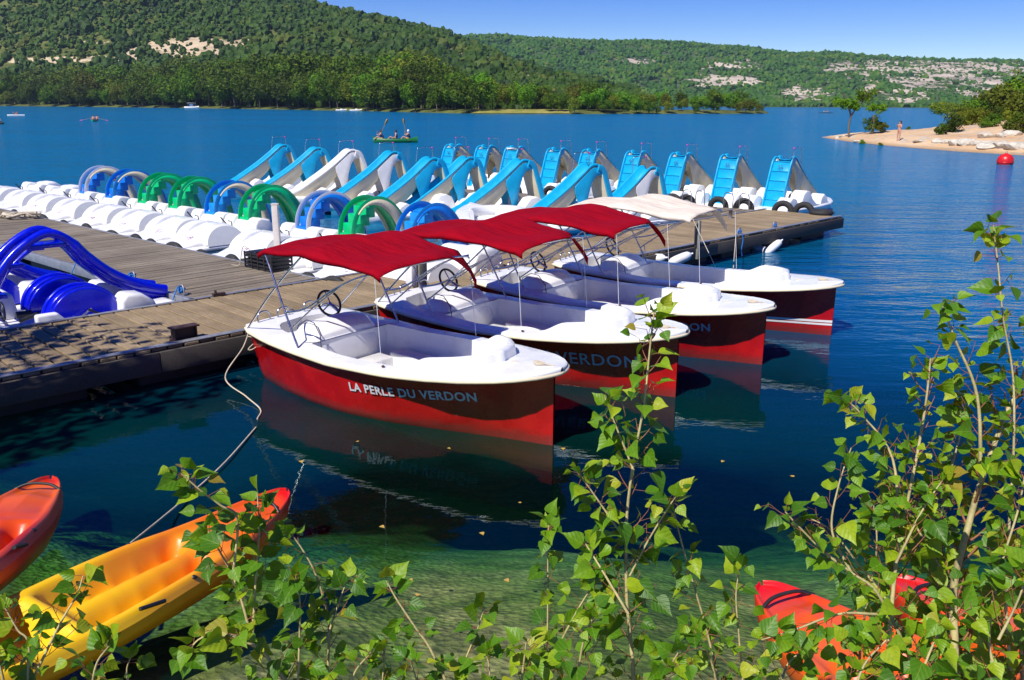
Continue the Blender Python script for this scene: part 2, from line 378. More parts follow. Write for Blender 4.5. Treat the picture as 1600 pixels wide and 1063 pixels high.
# --- water
def waterm():
    t = NT('lake_water'); g = t.coord('World'); s = t.n('SeparateXYZ'); t.l(g, s.inputs[0])
    nA = t.noise(1.0, 3, .55, vec=t.coord('World', (.45, 1.3, 1))); nB = t.noise(4.2, 3, .6, vec=t.coord('World', (.5, 1.2, 1)))
    nC = t.noise(.22, 2, .5, vec=t.coord('World', (.6, 1.6, 1)))
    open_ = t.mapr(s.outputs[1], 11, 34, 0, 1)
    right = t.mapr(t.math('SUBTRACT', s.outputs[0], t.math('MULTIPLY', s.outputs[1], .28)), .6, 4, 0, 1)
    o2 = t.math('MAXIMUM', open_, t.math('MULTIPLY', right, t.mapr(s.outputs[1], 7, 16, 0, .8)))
    gust = t.mapr(t.noise(.03, 3, .5, vec=t.coord('World', (.4, 1.5, 1))), .35, .65, .75, 1.15)
    amp = t.math('MULTIPLY', t.mapr(o2, 0, 1, .045, 1), gust)
    h = t.math('ADD', t.math('MULTIPLY', nA, .75), t.math('ADD', t.math('MULTIPLY', nB, .26), t.math('MULTIPLY', nC, 1.0)))
    bn = t.n('Bump'); t.set(bn, Distance=.30); t.l(h, bn.inputs['Height']); t.l(amp, bn.inputs['Strength'])
    fr = t.n('Fresnel'); fr.inputs[0].default_value = 1.33; t.l(bn.outputs[0], fr.inputs[1])
    gl = t.n('BsdfGlossy'); t.l(bn.outputs[0], gl.inputs['Normal']); t.l(t.mapr(o2, 0, 1, .015, .10), gl.inputs['Roughness']); gl.inputs[0].default_value = (.72, .90, 1, 1)
    # depth of the clear water over the sloping bed
    sx = t.n('FloatCurve') if False else None
    sh = t.math('ADD', t.math('MULTIPLY', s.outputs[0], .13), s.outputs[1])
    dn = t.math('MULTIPLY', t.math('SUBTRACT', t.noise(.5, 3, .5, vec=g), .5), 2.6)
    left = t.mapr(s.outputs[0], -2.6, -1.3, 1.6, 0)  # left side toned as deeper: steeper bed plus tree shade and dark reflection
    dd = t.math('ADD', t.math('ADD', sh, dn), left)
    clear = t.mapr(dd, 7.6, 12.0, .95, .0)
    tint = t.ramp(t.mapr(dd, 4.3, 9, 0, 1), [(0, (.95, 1, .92)), (.35, (.84, .99, .76)), (.7, (.50, .94, .64)), (1, (.18, .76, .60))])
    tp = t.n('BsdfTransparent'); t.l(tint, tp.inputs[0])
    body = t.ramp(t.mapr(dd, 5.5, 16, 0, 1), [(0, (.0, .09, .05)), (.25, (.0, .07, .06)), (.48, (.0, .022, .035)), (1, (.0, .035, .10))])  # body tone dips around the moored boats, their shadow put into the colour
    open_body = t.mixc(o2, body, (.0, .14, .30)); df = t.n('BsdfDiffuse'); t.l(open_body, df.inputs[0])  # water's own body colour, turning bluer and brighter on the open lake
    m1 = t.n('MixShader'); t.l(clear, m1.inputs[0]); t.l(df.outputs[0], m1.inputs[1]); t.l(tp.outputs[0], m1.inputs[2])
    m2 = t.n('MixShader'); t.l(t.math('MULTIPLY', fr.outputs[0], .9), m2.inputs[0]); t.l(m1.outputs[0], m2.inputs[1]); t.l(gl.outputs[0], m2.inputs[2])
    t.l(m2.outputs[0], t.out.inputs[0]); return t.m
o = link('lake_water', np_mesh('water', [(-8000, -20, 0), (8000, -20, 0), (8000, 8000, 0), (-8000, 8000, 0)], [(0, 1, 2, 3)], waterm())); tag(o, kind='structure')

# --- left hill with its low wooded peninsula
def hz(px): return 161.5 + (px - 800) * ROLL
def hillm(name, rockc, scrub, s=1.):
    t = NT(name); g = t.coord('World'); n = t.noise(.02 / s, 6, .65, vec=g); n2 = t.noise(.12 / s, 5, .7, vec=g)
    strat = t.noise(.5 / s, 4, .6, vec=t.coord('World', (.04, .04, .6)))
    rock = t.ramp(strat, [(.3, sc3(rockc, .5)), (.5, rockc), (.7, sc3(rockc, 1.25))])
    green = t.ramp(n2, [(.3, sc3(scrub, .5)), (.7, sc3(scrub, 1.5))])
    at = t.n('Attribute'); at.attribute_name = 'rock'
    n5 = t.noise(.035 / s, 5, .75, vec=t.coord('World', (1, 1, 3)))
    k = t.ramp(t.math('ADD', t.math('MULTIPLY', at.outputs['Fac'], 1.1), t.math('ADD', t.math('MULTIPLY', t.math('SUBTRACT', n2, .5), 1.6), t.math('MULTIPLY', t.math('SUBTRACT', n5, .5), 2.2))), [(.50, (0, 0, 0)), (.62, (1, 1, 1))])
    t.princ(t.mixc(k, green, rock), .95, 0, t.bump(n2, .8, 2. * s), .1); return t.m
D0 = [(-400, 800), (0, 640), (300, 500), (500, 400), (650, 330), (750, 290), (900, 300), (1100, 325), (1185, 338)]
RID = [(-400, -105), (0, -70), (200, -33), (300, -13), (385, 2), (430, 11), (520, 29), (600, 44), (680, 60), (710, 72), (750, 86), (795, 100), (840, 114), (900, 128), (960, 143), (1000, 153), (1190, 160)]
DR = [(-400, 1100), (400, 1000), (720, 850), (900, 640), (1190, 420)]
def hillz(px, D):
    d0 = interp(D0, px); dr = interp(DR, px); d1 = d0 + 60
    zr = max(.3, H + (hz(px) - interp(RID, px)) / F * dr)
    r = (D - d1) / max(60, dr - d1); a = (px - 800) / F
    x, y = a * D, D
    if r <= 0: base = min(1.2, (D - d0) * .15)
    elif r < 1: base = 1.2 + (zr - 1.2) * (.55 * smooth(r) + .45 * r ** 1.15)
    else: base = zr - (r - 1) * 90
    nz = float(fbm(np.array(x), np.array(y), 90)) * min(1, max(0, r)) * zr * .07 * (1 if r < .93 else max(0, (1 - r) / .07))
    if px > 1000 and D > d0 + 45: base = min(base, 1.2 - (D - d0 - 45) * .12)
    if px > 1183: base = min(base, 1 - (px - 1183) * .4)
    if px > 1120: base *= .8
    return base + nz
def rockmask(px, D):
    yy = hz(px) - (hillz(px, D) - H) / D * F
    v = 0
    for cx, cy, rx, ry, s in ((110, 100, 70, 7, .9), (200, 98, 90, 6, .7), (250, 88, 60, 9, .8), (330, 82, 90, 16, 1.), (400, 75, 40, 8, .6), (700, 92, 50, 14, 1.), (760, 104, 50, 12, .9), (830, 118, 50, 10, .9), (160, 75, 70, 6, .4)):
        v = max(v, s * max(0, 1 - ((px - cx) / rx) ** 2 - ((yy - cy) / ry) ** 2) ** .5)
    return v
def fan(name, p0, p1, npx, dfun, nd, zfun, mat, rockf):
    V = []; K = []
    for i in range(npx + 1):
        px = p0 + (p1 - p0) * i / npx; a = (px - 800) / F; da, db = dfun(px)
        for j in range(nd + 1):
            D = da + (db - da) * j / nd; V.append((a * D, D, zfun(px, D))); K.append(rockf(px, D))
    q = nd + 1; ix = np.arange(len(V)).reshape(npx + 1, q); Fq = np.stack([ix[:-1, :-1], ix[1:, :-1], ix[1:, 1:], ix[:-1, 1:]], -1).reshape(-1, 4)
    me = np_mesh(name, V, Fq, mat, True); at = me.attributes.new('rock', 'FLOAT', 'POINT'); at.data.foreach_set('value', np.array(K, dtype=np.float32))
    return tag(link(name, me), kind='structure')
def dl(px): d0 = interp(D0, px) - 3; return d0, interp(DR, px) + 150
fan('wooded_hill', -400, 1192, 240, dl, 90, hillz, hillm('hill_ground', (.48, .38, .25), (.10, .115, .03)), rockmask)
# --- far hills across the lake
FR = [(500, 58), (720, 68), (780, 67), (860, 72), (1000, 76), (1100, 81), (1150, 83), (1210, 92), (1240, 94), (1290, 92), (1340, 95), (1400, 99), (1450, 99), (1600, 104), (1900, 108)]
def farz(px, D):
    r = (D - 1150) / 850; zr = H + (hz(px) - interp(FR, px)) / F * 2000
    a = (px - 800) / F; x, y = np.array(a * D), np.array(D)
    if r < 0: return r * 60
    g = float(fbm(x, y, 150)); base = zr * (.5 * smooth(r) + .5 * r) if r < 1 else zr - (r - 1) * 200
    return base + g * zr * .13 * smooth(r * 4) * (max(0, min(1, (1 - r) * 6)))
def farrock(px, D):
    yy = hz(px) - (farz(px, D) - H) / D * F
    v = 0
    for cx, cy, rx, ry, s in ((985, 101, 40, 6, .7), (1120, 105, 60, 12, .8), (1110, 130, 70, 14, .9), (1050, 145, 50, 8, .5), (1240, 148, 50, 18, .9), (1340, 112, 90, 16, 1.), (1450, 115, 120, 20, 1.), (1400, 135, 100, 22, .9), (1560, 112, 80, 14, 1.), (1390, 158, 60, 9, .9), (1300, 130, 70, 14, .6), (1500, 140, 60, 20, .9)):
        v = max(v, s * max(0, 1 - ((px - cx) / rx) ** 2 - ((yy - cy) / ry) ** 2) ** .5)
    return v * .75
fan('far_hills', 450, 1900, 220, lambda px: (1145, 2150), 80, farz, hillm('far_hill_ground', (.50, .42, .33), (.07, .10, .04), 2.), farrock)

# --- forest on the hills: nobody could count it
def ico_np(sub):
    bm = bmesh.new(); bmesh.ops.create_icosphere(bm, subdivisions=sub, radius=1); v = np.array([p.co[:] for p in bm.verts]); f = np.array([[q.index for q in p.verts] for p in bm.faces]); bm.free(); return v, f
def forest(name, pts, sub, mat):          # pts: (x,y,z,r,h)
    v0, f0 = ico_np(sub); n = len(pts); pts = np.array(pts); k = len(v0)
    jit = 1 + .85 * (nr.rand(n, k) - .5)
    V = v0[None] * jit[..., None]; V = V * np.stack([pts[:, 3], pts[:, 3], pts[:, 4]], -1)[:, None, :] + (pts[:, :3] + np.stack([0 * pts[:, 4], 0 * pts[:, 4], pts[:, 4] * .6], -1))[:, None, :]
    Fa = f0[None] + (np.arange(n) * k)[:, None, None]
    o = link(name, np_mesh(name, V.reshape(-1, 3), Fa.reshape(-1, 3), mat)); return tag(o, kind='stuff')
pts = []
while len(pts) < 16000:
    px = nr.uniform(-150, 990); d0 = interp(D0, px); dr = interp(DR, px); D = d0 + 40 + (dr - d0 - 30) * nr.rand() ** .75
    rk = rockmask(px, D) * (1.0 + .9 * float(fbm(np.array((px - 800) / F * D), np.array(D), 22)) + 1.1 * float(fbm(np.array((px - 800) / F * D), np.array(D * 2.), 9)))
    s = nr.uniform(1.1, 4.2) * (.65 if nr.rand() < .6 else 1.0); a = (px - 800) / F
    if nr.rand() < rk * 1.1 - .05:
        if nr.rand() < .5: continue
        s = nr.uniform(.5, 1.5)
    if px > 780: s *= .7
    pts.append((a * D, D, hillz(px, D), s, s * nr.uniform(.8, 1.3)))
o = forest('hillside_forest', pts, 2, M['folF']); tag(o, 'dense dark green pine and oak forest covering the left hill', 'forest')
pts = []
while len(pts) < 20000:
    px = nr.uniform(560, 1750); D = nr.uniform(1160, 2010)
    rk = farrock(px, D) * (1.25 + .9 * float(fbm(np.array((px - 800) / F * D), np.array(D), 45)))
    s = nr.uniform(2.0, 6.0); a = (px - 800) / F
    if nr.rand() < rk * 1.3:
        if nr.rand() < .5: continue
        s = nr.uniform(1.2, 2.8)
    pts.append((a * D, D, farz(px, D) - 1, s, s * nr.uniform(.7, 1.0)))
o = forest('far_forest', pts, 1, M['folF']); tag(o, 'bluish green scrub forest covering the far hills across the lake', 'forest')

# --- single trees
def crown_mesh(name, rx, rz, lumps, leaves, size, mat, seed, flat=0.):
    g = np.random.RandomState(seed); c = []
    while len(c) < lumps:
        p = g.uniform(-1, 1, 3)
        if np.dot(p, p) < 1 and (p[2] > -.75): c.append(p)
    c = np.array(c) * [.72, .72, .72]; rr = g.uniform(.22, .42, lumps)
    k = g.randint(0, lumps, leaves); d = g.normal(size=(leaves, 3)); d /= np.linalg.norm(d, axis=1)[:, None]
    pos = (c[k] + d * (rr[k] * g.uniform(.55, 1.12, leaves) ** .6)[:, None]) * [rx, rx, rz]
    nrm = d + g.normal(size=(leaves, 3)) * .55; nrm /= np.linalg.norm(nrm, axis=1)[:, None]
    t1 = np.cross(nrm, g.normal(size=(leaves, 3))); t1 /= np.linalg.norm(t1, axis=1)[:, None]; t2 = np.cross(nrm, t1)
    s = size * g.uniform(.6, 1.3, leaves)[:, None]
    V = np.stack([pos - t1 * s, pos - t2 * s * .6, pos + t1 * s, pos + t2 * s * .6], 1).reshape(-1, 3)
    return np_mesh(name, V, np.arange(leaves * 4).reshape(-1, 4), mat), c * [rx, rx, rz]
def trunk_mesh(name, h, r, spots, lean=0.):
    mb = MB(); mb.tube(spline([(0, 0, -.4), (lean * .3, 0, h * .4), (lean, .1, h), (lean * 1.1, 0, h * 1.35)], 3), [r * 1.3, r * 1.2, r * 1.1, r, r, r * .9, r * .8, r * .6, r * .45, r * .3][:10], 7)
    for p in spots: mb.tube(spline([(lean * .6, 0, h * .75), (p[0] * .4, p[1] * .4, h + (p[2]) * .3 + .3), (p[0], p[1], p[2] + h * 1.4)], 3), [r * .5, r * .45, r * .4, r * .3, r * .25, r * .15, r * .08], 5)
    return mb.mesh(name, M['bark'])
PROTO = []
for i, (mt, lum, lv) in enumerate((('folA', 22, 2600), ('folA', 16, 2300), ('folB', 18, 2500), ('folA', 26, 2800), ('folO', 20, 2500), ('folB', 14, 2000))):
    cm, cs = crown_mesh('crown', 1., 1., lum, lv, .062, M[mt], 40 + i); tm = trunk_mesh('trunk', .9, .05, [cs[j] * [.7, .7, .35] for j in range(5)]); PROTO.append((cm, tm))
def tree(x, y, z, r, h, k, label, group=None, rz=None, cat='tree', name='tree'):
    t = thing(name, label, cat, (x, y, z), rnd.uniform(0, 6.28) if rz is None else rz, group)
    c = link('crown', PROTO[k][0], t); ch = h * .47; c.scale = (r, r, ch); c.location = (0, 0, h - ch * .93)
    q = link('trunk', PROTO[k][1], t); s = (h - ch * 2) * .9 + ch * .5; q.scale = (min(r, h * .4) * .8, min(r, h * .4) * .8, max(.3, s)); return t
TOPS = [(-60, 110), (0, 112), (60, 106), (110, 104), (180, 100), (260, 98), (330, 84), (380, 78), (450, 82), (520, 84), (600, 86), (660, 84), (700, 98), (740, 108), (800, 125), (850, 128), (900, 128), (918, 118), (940, 135), (1000, 140), (1060, 138), (1110, 137), (1150, 140), (1185, 148)]
kinds = ['dark round', 'dark open', 'light green', 'broad dark', 'olive toned', 'pale green loose']
heights = ['low', 'middling', 'tall']
spots = []
for row, (dd, cnt) in enumerate(((2, 74), (18, 54), (36, 44), (60, 36))):
    for i in range(cnt):
        px = -50 + (1232 if row < 3 else 780) * (i + rnd.uniform(.1, .9)) / cnt
        if row == 0 and 745 < px < 870 and rnd.random() < .75: continue
        spots.append((px, dd + rnd.uniform(-4, 7), row))
def landmark(px):
    for a, b, s in ((-100, 60, 'at the far left'), (60, 230, 'left of the white shore boat'), (230, 380, 'behind the white shore boat'), (380, 560, 'above the first blue slides'), (560, 700, 'behind the green canoe'), (700, 790, 'where the shore turns grassy'), (790, 950, 'at the grassy clearing'), (950, 1100, 'on the low peninsula'), (1100, 1300, 'near the tip of the peninsula')):
        if a <= px < b: return s
used_lab = {}
for i, (px, dd, row) in enumerate(sorted(spots)):
    D = interp(D0, px) + dd; a = (px - 800) / F
    if px > 1100: D = min(D, interp(D0, px) + 30)
    z = hillz(px, D); top = interp(TOPS, px) + ([30, 18, 6, 0][row] if px < 720 else [14, 6, 2, 0][row]) + rnd.uniform(-4, 12 if px < 720 else 10)
    hgt = max(3.5, min(27, H + (hz(px) - top) / F * D - z)); r = hgt * rnd.uniform(.42, .72)
    k = rnd.choice((0, 1, 3, 3, 2, 4)) if px < 720 else rnd.choice((2, 0, 5, 2, 4))
    size = heights[0 if hgt < 10 else 1 if hgt < 15 else 2]
    rowt = ['front row', 'second row', 'third row', 'back row'][row]
    lab = f"{size} {kinds[k]} tree {landmark(px)}, {rowt}"
    n_ = used_lab.get(lab, 0); used_lab[lab] = n_ + 1
    ords = ['', 'second such', 'third such', 'fourth such', 'fifth such', 'sixth such', 'seventh such', 'eighth such']
    if n_: lab = lab.replace('  ', ' ') + ', ' + ords[min(n_, 7)]
    tree(a * D, D, z - .2, r, hgt, k, lab, 'trees on the wooded shore')
# grassy clearing on the peninsula
def grassm():
    t = NT('dry_grass'); n = t.noise(.3, 5, .7, coord='World'); c = t.ramp(n, [(.3, (.16, .19, .03)), (.55, (.30, .27, .07)), (.7, (.48, .33, .15))]); t.princ(c, .95, 0, t.bump(n, .5, .3), .1); return t.m
GR = grassm()
mb = MB(); mb.grid(lambda u, v: (lambda px, D: ((px - 800) / F * D, D, hillz(px, D) + .12))(735 + 150 * u, interp(D0, 735 + 150 * u) + 1 + 38 * v), 30, 10); tag(mb.build('grass_clearing', GR), kind='structure')

# --- sandy spit on the right
POLY = [P(1283, 214.5), P(1330, 222), P(1400, 229), P(1500, 237), P(1600, 243), Vector((50, 52, 0)), Vector((130, 30, 0)), Vector((220, 160, 0)), Vector((110, 165, 0)), Vector((72, 118, 0)), Vector((54, 104, 0)), Vector((42, 98.5, 0))]
def sdf(X, Y):
    px = np.array([p.x for p in POLY]); py = np.array([p.y for p in POLY]); n = len(POLY); d = np.full(X.shape, 1e9); ins = np.zeros(X.shape, bool)
    for i in range(n):
        j = (i + 1) % n; ex, ey = px[j] - px[i], py[j] - py[i]; wx, wy = X - px[i], Y - py[i]
        t = np.clip((wx * ex + wy * ey) / (ex * ex + ey * ey), 0, 1); d = np.minimum(d, np.hypot(wx - ex * t, wy - ey * t))
        ins ^= ((py[i] > Y) != (py[j] > Y)) & (X < (px[j] - px[i]) * (Y - py[i]) / (py[j] - py[i] + 1e-12) + px[i])
    return np.where(ins, d, -d)
def spit_z(X, Y):
    d = sdf(X, Y); z = np.where(d > 0, .9 * (1 - np.exp(-d / 4.)) + .03 * d, d * .16)
    z = z + np.clip(X - 41, 0, 60) * .075 * np.clip(d / 5, 0, 1) + np.clip(X - 58, 0, 40) * .09 * np.clip(d / 6, 0, 1)
    st = .16; zz = np.floor(z / st) * st; fr = (z - zz) / st; ledge = zz + st * np.clip((fr - .35) / .3, 0, 1)
    m = np.clip((X - 36) / 8, 0, 1) * np.clip((6.5 - d) / 3, 0, 1) * (d > .2)
    return z * (1 - m) + ledge * m + .12 * fbm(X, Y, 5) * np.clip(d / 2, 0, 1) + .05 * fbm(X, Y, 1.1) * np.clip(d / 1, 0, 1)
def sandm():
    t = NT('pale_sand_and_limestone'); g = t.coord('World'); n = t.noise(.22, 5, .65, vec=g); n2 = t.noise(2.2, 5, .7, vec=g)
    st = t.noise(1.2, 4, .6, vec=t.coord('World', (.5, .5, 7)))
    sand = t.ramp(n, [(.3, (.52, .31, .15)), (.6, (.66, .46, .26)), (.8, (.60, .50, .34))])
    rock = t.ramp(n2, [(.3, (.22, .19, .15)), (.65, (.62, .56, .46))])
    k = t.ramp(st, [(.50, (0, 0, 0)), (.60, (1, 1, 1))]); col = t.mixc(t.math('MULTIPLY', k, .75), sand, rock)
    z = t.n('SeparateXYZ'); t.l(g, z.inputs[0]); wet = t.mapr(z.outputs[2], .02, .22, .65, 0); col = t.mixc(wet, col, (.26, .15, .06))
    t.princ(col, .9, 0, t.bump(n2, .7, .12), .2); return t.m
xs = np.arange(26, 130, .45); ys = np.arange(46, 172, .5); X, Y = np.meshgrid(xs, ys); Z = spit_z(X, Y); nx, ny = len(xs), len(ys)
idx = np.arange(nx * ny).reshape(ny, nx); Fq = np.stack([idx[:-1, :-1], idx[:-1, 1:], idx[1:, 1:], idx[1:, :-1]], -1).reshape(-1, 4)
tag(link('sandy_spit', np_mesh('spit', np.stack([X, Y, Z], -1).reshape(-1, 3), Fq, sandm(), True)), kind='structure')
def sz(x, y): return float(spit_z(np.array([x]), np.array([y]))[0])
def at_px(px, D): a, y, _ = ray(px, 190); x = a / y * D; return x, D, sz(x, D)
def px_h(D, topy, px, z): return H + (hz(px) - topy) / F * D - z
# vegetation of the spit
x, y, z = at_px(1329, 89)
t = thing('slender_tree', 'slender light green tree with bare trunk on the tip of the sandy spit', 'tree', (x, y, z))
mbx = MB(); mbx.tube(spline([(0, 0, -.3), (-.12, 0, 1.2), (-.05, 0, 2.2), (-.6, 0, 3.4), (-1.0, 0, 4.2)], 4), .1, 7); mbx.tube(spline([(-.05, 0, 1.9), (.4, 0, 2.8), (1.2, .1, 3.9), (1.6, 0, 4.6)], 4), .07, 6); mbx.build('trunk', M['bark'], t)
for cx, cz, r_, h_ in ((-.9, 3.5, 1.15, .95), (1.35, 3.95, 1.35, 1.0), (.2, 3.0, .7, .6)):
    c = link('crown', crown_mesh('crown', r_, h_, 13, 620, .12, M['folB'], int(cx * 10 + 70))[0], t); c.location = (cx, 0, cz)
x, y, z = at_px(1364, 88)
t = thing('bushy_tree', 'dark bushy small tree beside the slender tree on the spit', 'tree', (x, y, z))
mbx = MB(); mbx.tube([(0, 0, -.2), (.1, 0, .8), (0, 0, 1.8)], .12, 7); mbx.build('trunk', M['bark'], t)
for cx, cz, r_, h_, mm in ((0, 1.0, 1.2, 1.1, 'folA'), (.9, .6, .8, .6, 'folO'), (.25, 2.4, 1.1, .6, 'folB')):
    c = link('crown', crown_mesh('crown', r_, h_, 14, 900, .10, M[mm], int(cx * 10 + 90))[0], t); c.location = (cx, 0, cz)
x, y, z = at_px(1473, 112)
t = thing('round_tree', 'round umbrella shaped yellow green tree at the top of the sandy spit', 'tree', (x, y, z))
mbx = MB(); mbx.tube([(0, 0, -.2), (.1, 0, .8), (0, 0, 1.6)], .13, 7); mbx.build('trunk', M['bark'], t)
c = link('crown', crown_mesh('crown', 2.25, 1.25, 22, 1700, .11, M['folO'], 97)[0], t); c.location = (0, 0, max(1.5, H + (hz(1473) - 168) / F * 112 - z))
bush = [crown_mesh('leaves', 1, .75, 16, 1300, .075, M[m_], 120 + i)[0] for i, m_ in enumerate(('folA', 'folO', 'folB'))]
BL = [(1490, 82, 1.45, 0, 'large dark bush left of the rocks on the spit'), (1473, 80, .9, 0, 'small dark bush hugging the left side of the large dark one'), (1517, 88, 1.5, 1, 'olive bush behind the large dark bush'), (1505, 95, 1.4, 1, 'olive bush highest up the sand slope'), (1548, 82, 1.15, 0, 'dark bush in the middle of the sandy slope'), (1585, 76, 1.5, 0, 'dark bush among rocks near the right edge'), (1602, 74, 1.2, 1, 'olive bush at the right edge above the rocks'), (1352, 80, .45, 2, 'small green tuft on the sand near the slender tree'), (1380, 77, .3, 1, 'tiny green tuft near the bather'), (1420, 92, .4, 2, 'thin green tuft on the crest behind the bather'), (1578, 90, 1.0, 1, 'olive bush below the pale sand track'), (1535, 97, 1.5, 1, 'olive bush under the right bank trees')]
for px, D, r_, k, lab in BL:
    x, y, z = at_px(px, D); t = thing('bush', lab, 'bush', (x, y, z), rnd.uniform(0, 6), 'bushes on the sandy spit'); c = link('leaves', bush[k], t); c.scale = (r_, r_, r_ * .95); c.location = (0, 0, r_ * .45)
BT = [(1500, 160), (1515, 152), (1532, 140), (1552, 136), (1570, 130), (1590, 122), (1610, 112), (1540, 156), (1562, 150), (1585, 146), (1604, 140), (1620, 120)]
for i, (px, ty) in enumerate(BT):
    D = 108 + (i * 7) % 22; x, y, z = at_px(px, D); h = max(2.2, H + (hz(px) - ty) / F * D - z); k = (4, 2, 4, 0)[i % 4]
    where = ['leftmost', 'second from left', 'third from left', 'fourth from left', 'fifth from left', 'sixth from left', 'seventh from left'][i] if i < 7 else ['leftmost lower', 'second lower', 'third lower', 'fourth lower', 'rightmost tall'][i - 7]
    tree(x, y, z - .4, max(2.0, h * .55), h + .4, k, f"{where} {kinds[k]} tree on the bank behind the sandy spit", 'trees on the right bank')
def rock_mesh(seed, m):
    bm = bmesh.new(); bmesh.ops.create_icosphere(bm, subdivisions=2, radius=1); g = random.Random(seed)
    ks = [Vector((g.uniform(-1, 1), g.uniform(-1, 1), g.uniform(-1, 1))).normalized() for _ in range(7)]
    for v in bm.verts:
        for k in ks:
            d = v.co.dot(k)
            if d > .62: v.co -= k * (d - .62) * .9
        v.co *= 1 + g.uniform(-.05, .05)
    me = bpy.data.meshes.new('rock'); bm.to_mesh(me); bm.free(); me.materials.append(m); return me
M['rock'] = plain('limestone', (.50, .45, .36), .9, var=.35, scale=3, bump=.8, bscale=9)
RM = [rock_mesh(s, M['rock']) for s in range(5)]
RK = [(1500, 70.5, .9, .4), (1518, 69.5, 1.2, .45), (1535, 68.5, .8, .35), (1552, 67, 1.3, .4), (1572, 66, 1.1, .4), (1592, 65, 1.2, .45), (1604, 64.5, .9, .35), (1487, 72, .7, .3), (1470, 73.5, .8, .25), (1545, 72, .9, .35), (1566, 71.5, .7, .3), (1584, 73, 1.0, .4), (1345, 83, .6, .15), (1311, 90.5, .35, .25), (1320, 90.5, .3, .2), (1440, 75, .9, .15)]
for i, (px, D, r_, h_) in enumerate(RK):
    x, y, z = at_px(px, D); o = link('rock', RM[i % 5]); o.location = (x, y, z + h_ * .2); o.scale = (r_, r_ * .7, h_); o.rotation_euler = (0, 0, i * 1.3)
    side = ['first', 'second', 'third', 'fourth', 'fifth', 'sixth', 'seventh', 'eighth', 'ninth', 'tenth', 'eleventh', 'twelfth', 'thirteenth', 'fourteenth', 'fifteenth', 'sixteenth'][sorted(range(len(RK)), key=lambda q: RK[q][0]).index(i)]
    tag(o, f"{'broad' if r_ > .85 else 'small'} pale limestone rock on the spit, {side} from the left", 'rock', 'rocks on the sandy spit')
# small clump of bushes and pebbles of the near bank stays outside the frame

# ================================================================ DOCKS
ZD = .5
def V2(p): return Vector((p[0], p[1], 0))
mainA, mainB = P(0, 592, ZD), P(1316, 338.2, ZD)
U = (V2(mainB) - V2(mainA)).normalized(); N = Vector((U.y, -U.x, 0)); AU = math.atan2(U.y, U.x)
def dock(name, label, p0, p1, width, mat, pw, edges, side, skew=0, gap=.024, dz=0):
    """p0->p1 is one edge, the deck extends to `side` (+1 left / -1 right of that direction)"""
    d = (V2(p1) - V2(p0)); L = d.length; d.normalize(); ang = math.atan2(d.y, d.x)
    t = thing(name, label, 'dock', (p0[0], p0[1], 0), ang)
    n = int(L / pw); g = random.Random(int(L * 10)); s = side
    base = MB().box((pw / 2 - gap / 2, s * width / 2, 0), (pw - gap, width, .035))
    meshes = []
    for k in range(4):
        b = MB(); m = 5
        for q in range(m):
            pass
        b.box((0, 0, 0), (pw - gap - .002 * k, width, .036)); meshes.append(b.mesh('plank', mat))
    for i in range(n):
        o = link('plank', meshes[i % 4], t); o.location = ((i + .5) * pw, s * (width / 2) + g.uniform(-.012, .012), ZD - .02 + dz + g.uniform(-.004, .004))
        o.rotation_euler = (g.uniform(-.002, .002), g.uniform(-.012, .012), g.uniform(-.003, .003))
        k = o.modifiers.new('bevel', 'BEVEL'); k.width = .005; k.segments = 1
    for nm, yy, zz, sy, hh, mm in edges:
        seg = 4; 
        for q in range(seg):
            b = MB(); b.box((L * (q + .5) / seg, s * yy, zz), (L / seg - .008, sy, hh)); b.build(nm, M[mm], t, bevel=.006)
    b = MB(); 
    for x_ in np.arange(.6, L - .3, 1.9): b.box((x_ + .4, s * width * .5, .05), (1.3, width * .8, .62))
    b.build('pontoon_floats', M['float'], t, bevel=.04)
    b = MB()
    for yy in (.08, width / 2, width - .08): b.box((L / 2, s * yy, ZD - .10), (L, .07, .12))
    b.build('bearer', M['fascia'], t)
    return t, d, L
far_start = V2(mainA) - U * 4.5; 
tm, dm, Lm = dock('main_dock', 'long weathered timber dock the red boats are moored to', far_start, V2(mainB), 2.32, M['plankA'], .205,
     (('fascia_board', -.035, .33, .05, .26, 'fascia'), ('edge_strip', .05, ZD + .012, .10, .02, 'galv'), ('edge_strip', 2.27, ZD + .01, .07, .02, 'galv')), 1)
# side dock for the small pedalos
Lr0, Lr1 = V2(P(62, 340, ZD)), V2(P(500, 436, ZD)); dL = (Lr1 - Lr0).normalized()
fe0 = V2(mainA) - N * 2.335
def isect(p, d, q, e):
    det = d.x * (-e.y) + e.x * d.y; t = ((q.x - p.x) * (-e.y) + e.x * (q.y - p.y)) / det; return p + d * t
Lend = isect(Lr0, dL, fe0, U); Lst = Lr0 - dL * 7
ts, dsd, Ls = dock('side_dock', 'grey timber side dock running back between the small pedal boats and the cobalt ones', Lst, Lend - dL * .05, 2.25, M['plankB'], .19,
     (('edge_rail', 2.30, ZD - .06, .09, .16, 'galv'), ('edge_strip', -.02, ZD - .03, .05, .07, 'galv')), -1)
C0 = V2(P(690, 292, ZD)); C1 = V2(P(1312, 336, ZD)); dC = (C1 - C0).normalized(); nC = Vector((dC.y, -dC.x, 0))
if nC.y > 0: nC = -nC
tc, dc_, Lc = dock('outer_dock', 'far timber dock with black tyres where the cyan slide boats are moored', C0 - dC * 6, C1 - dC * .6, 1.9, M['plankB'], .19,
     (('fascia_board', -.03, .33, .05, .26, 'fascia'), ('fascia_board', 1.93, .33, .05, .26, 'fascia')), -1, dz=-.02)
b = MB(); b.box((Lm + .03, 1.15, .33), (.05, 2.3, .28)); b.build('end_board', M['fascia'], tm)
def onmain(s, off): return V2(mainA) + U * s - N * off      # s along near edge, off inland
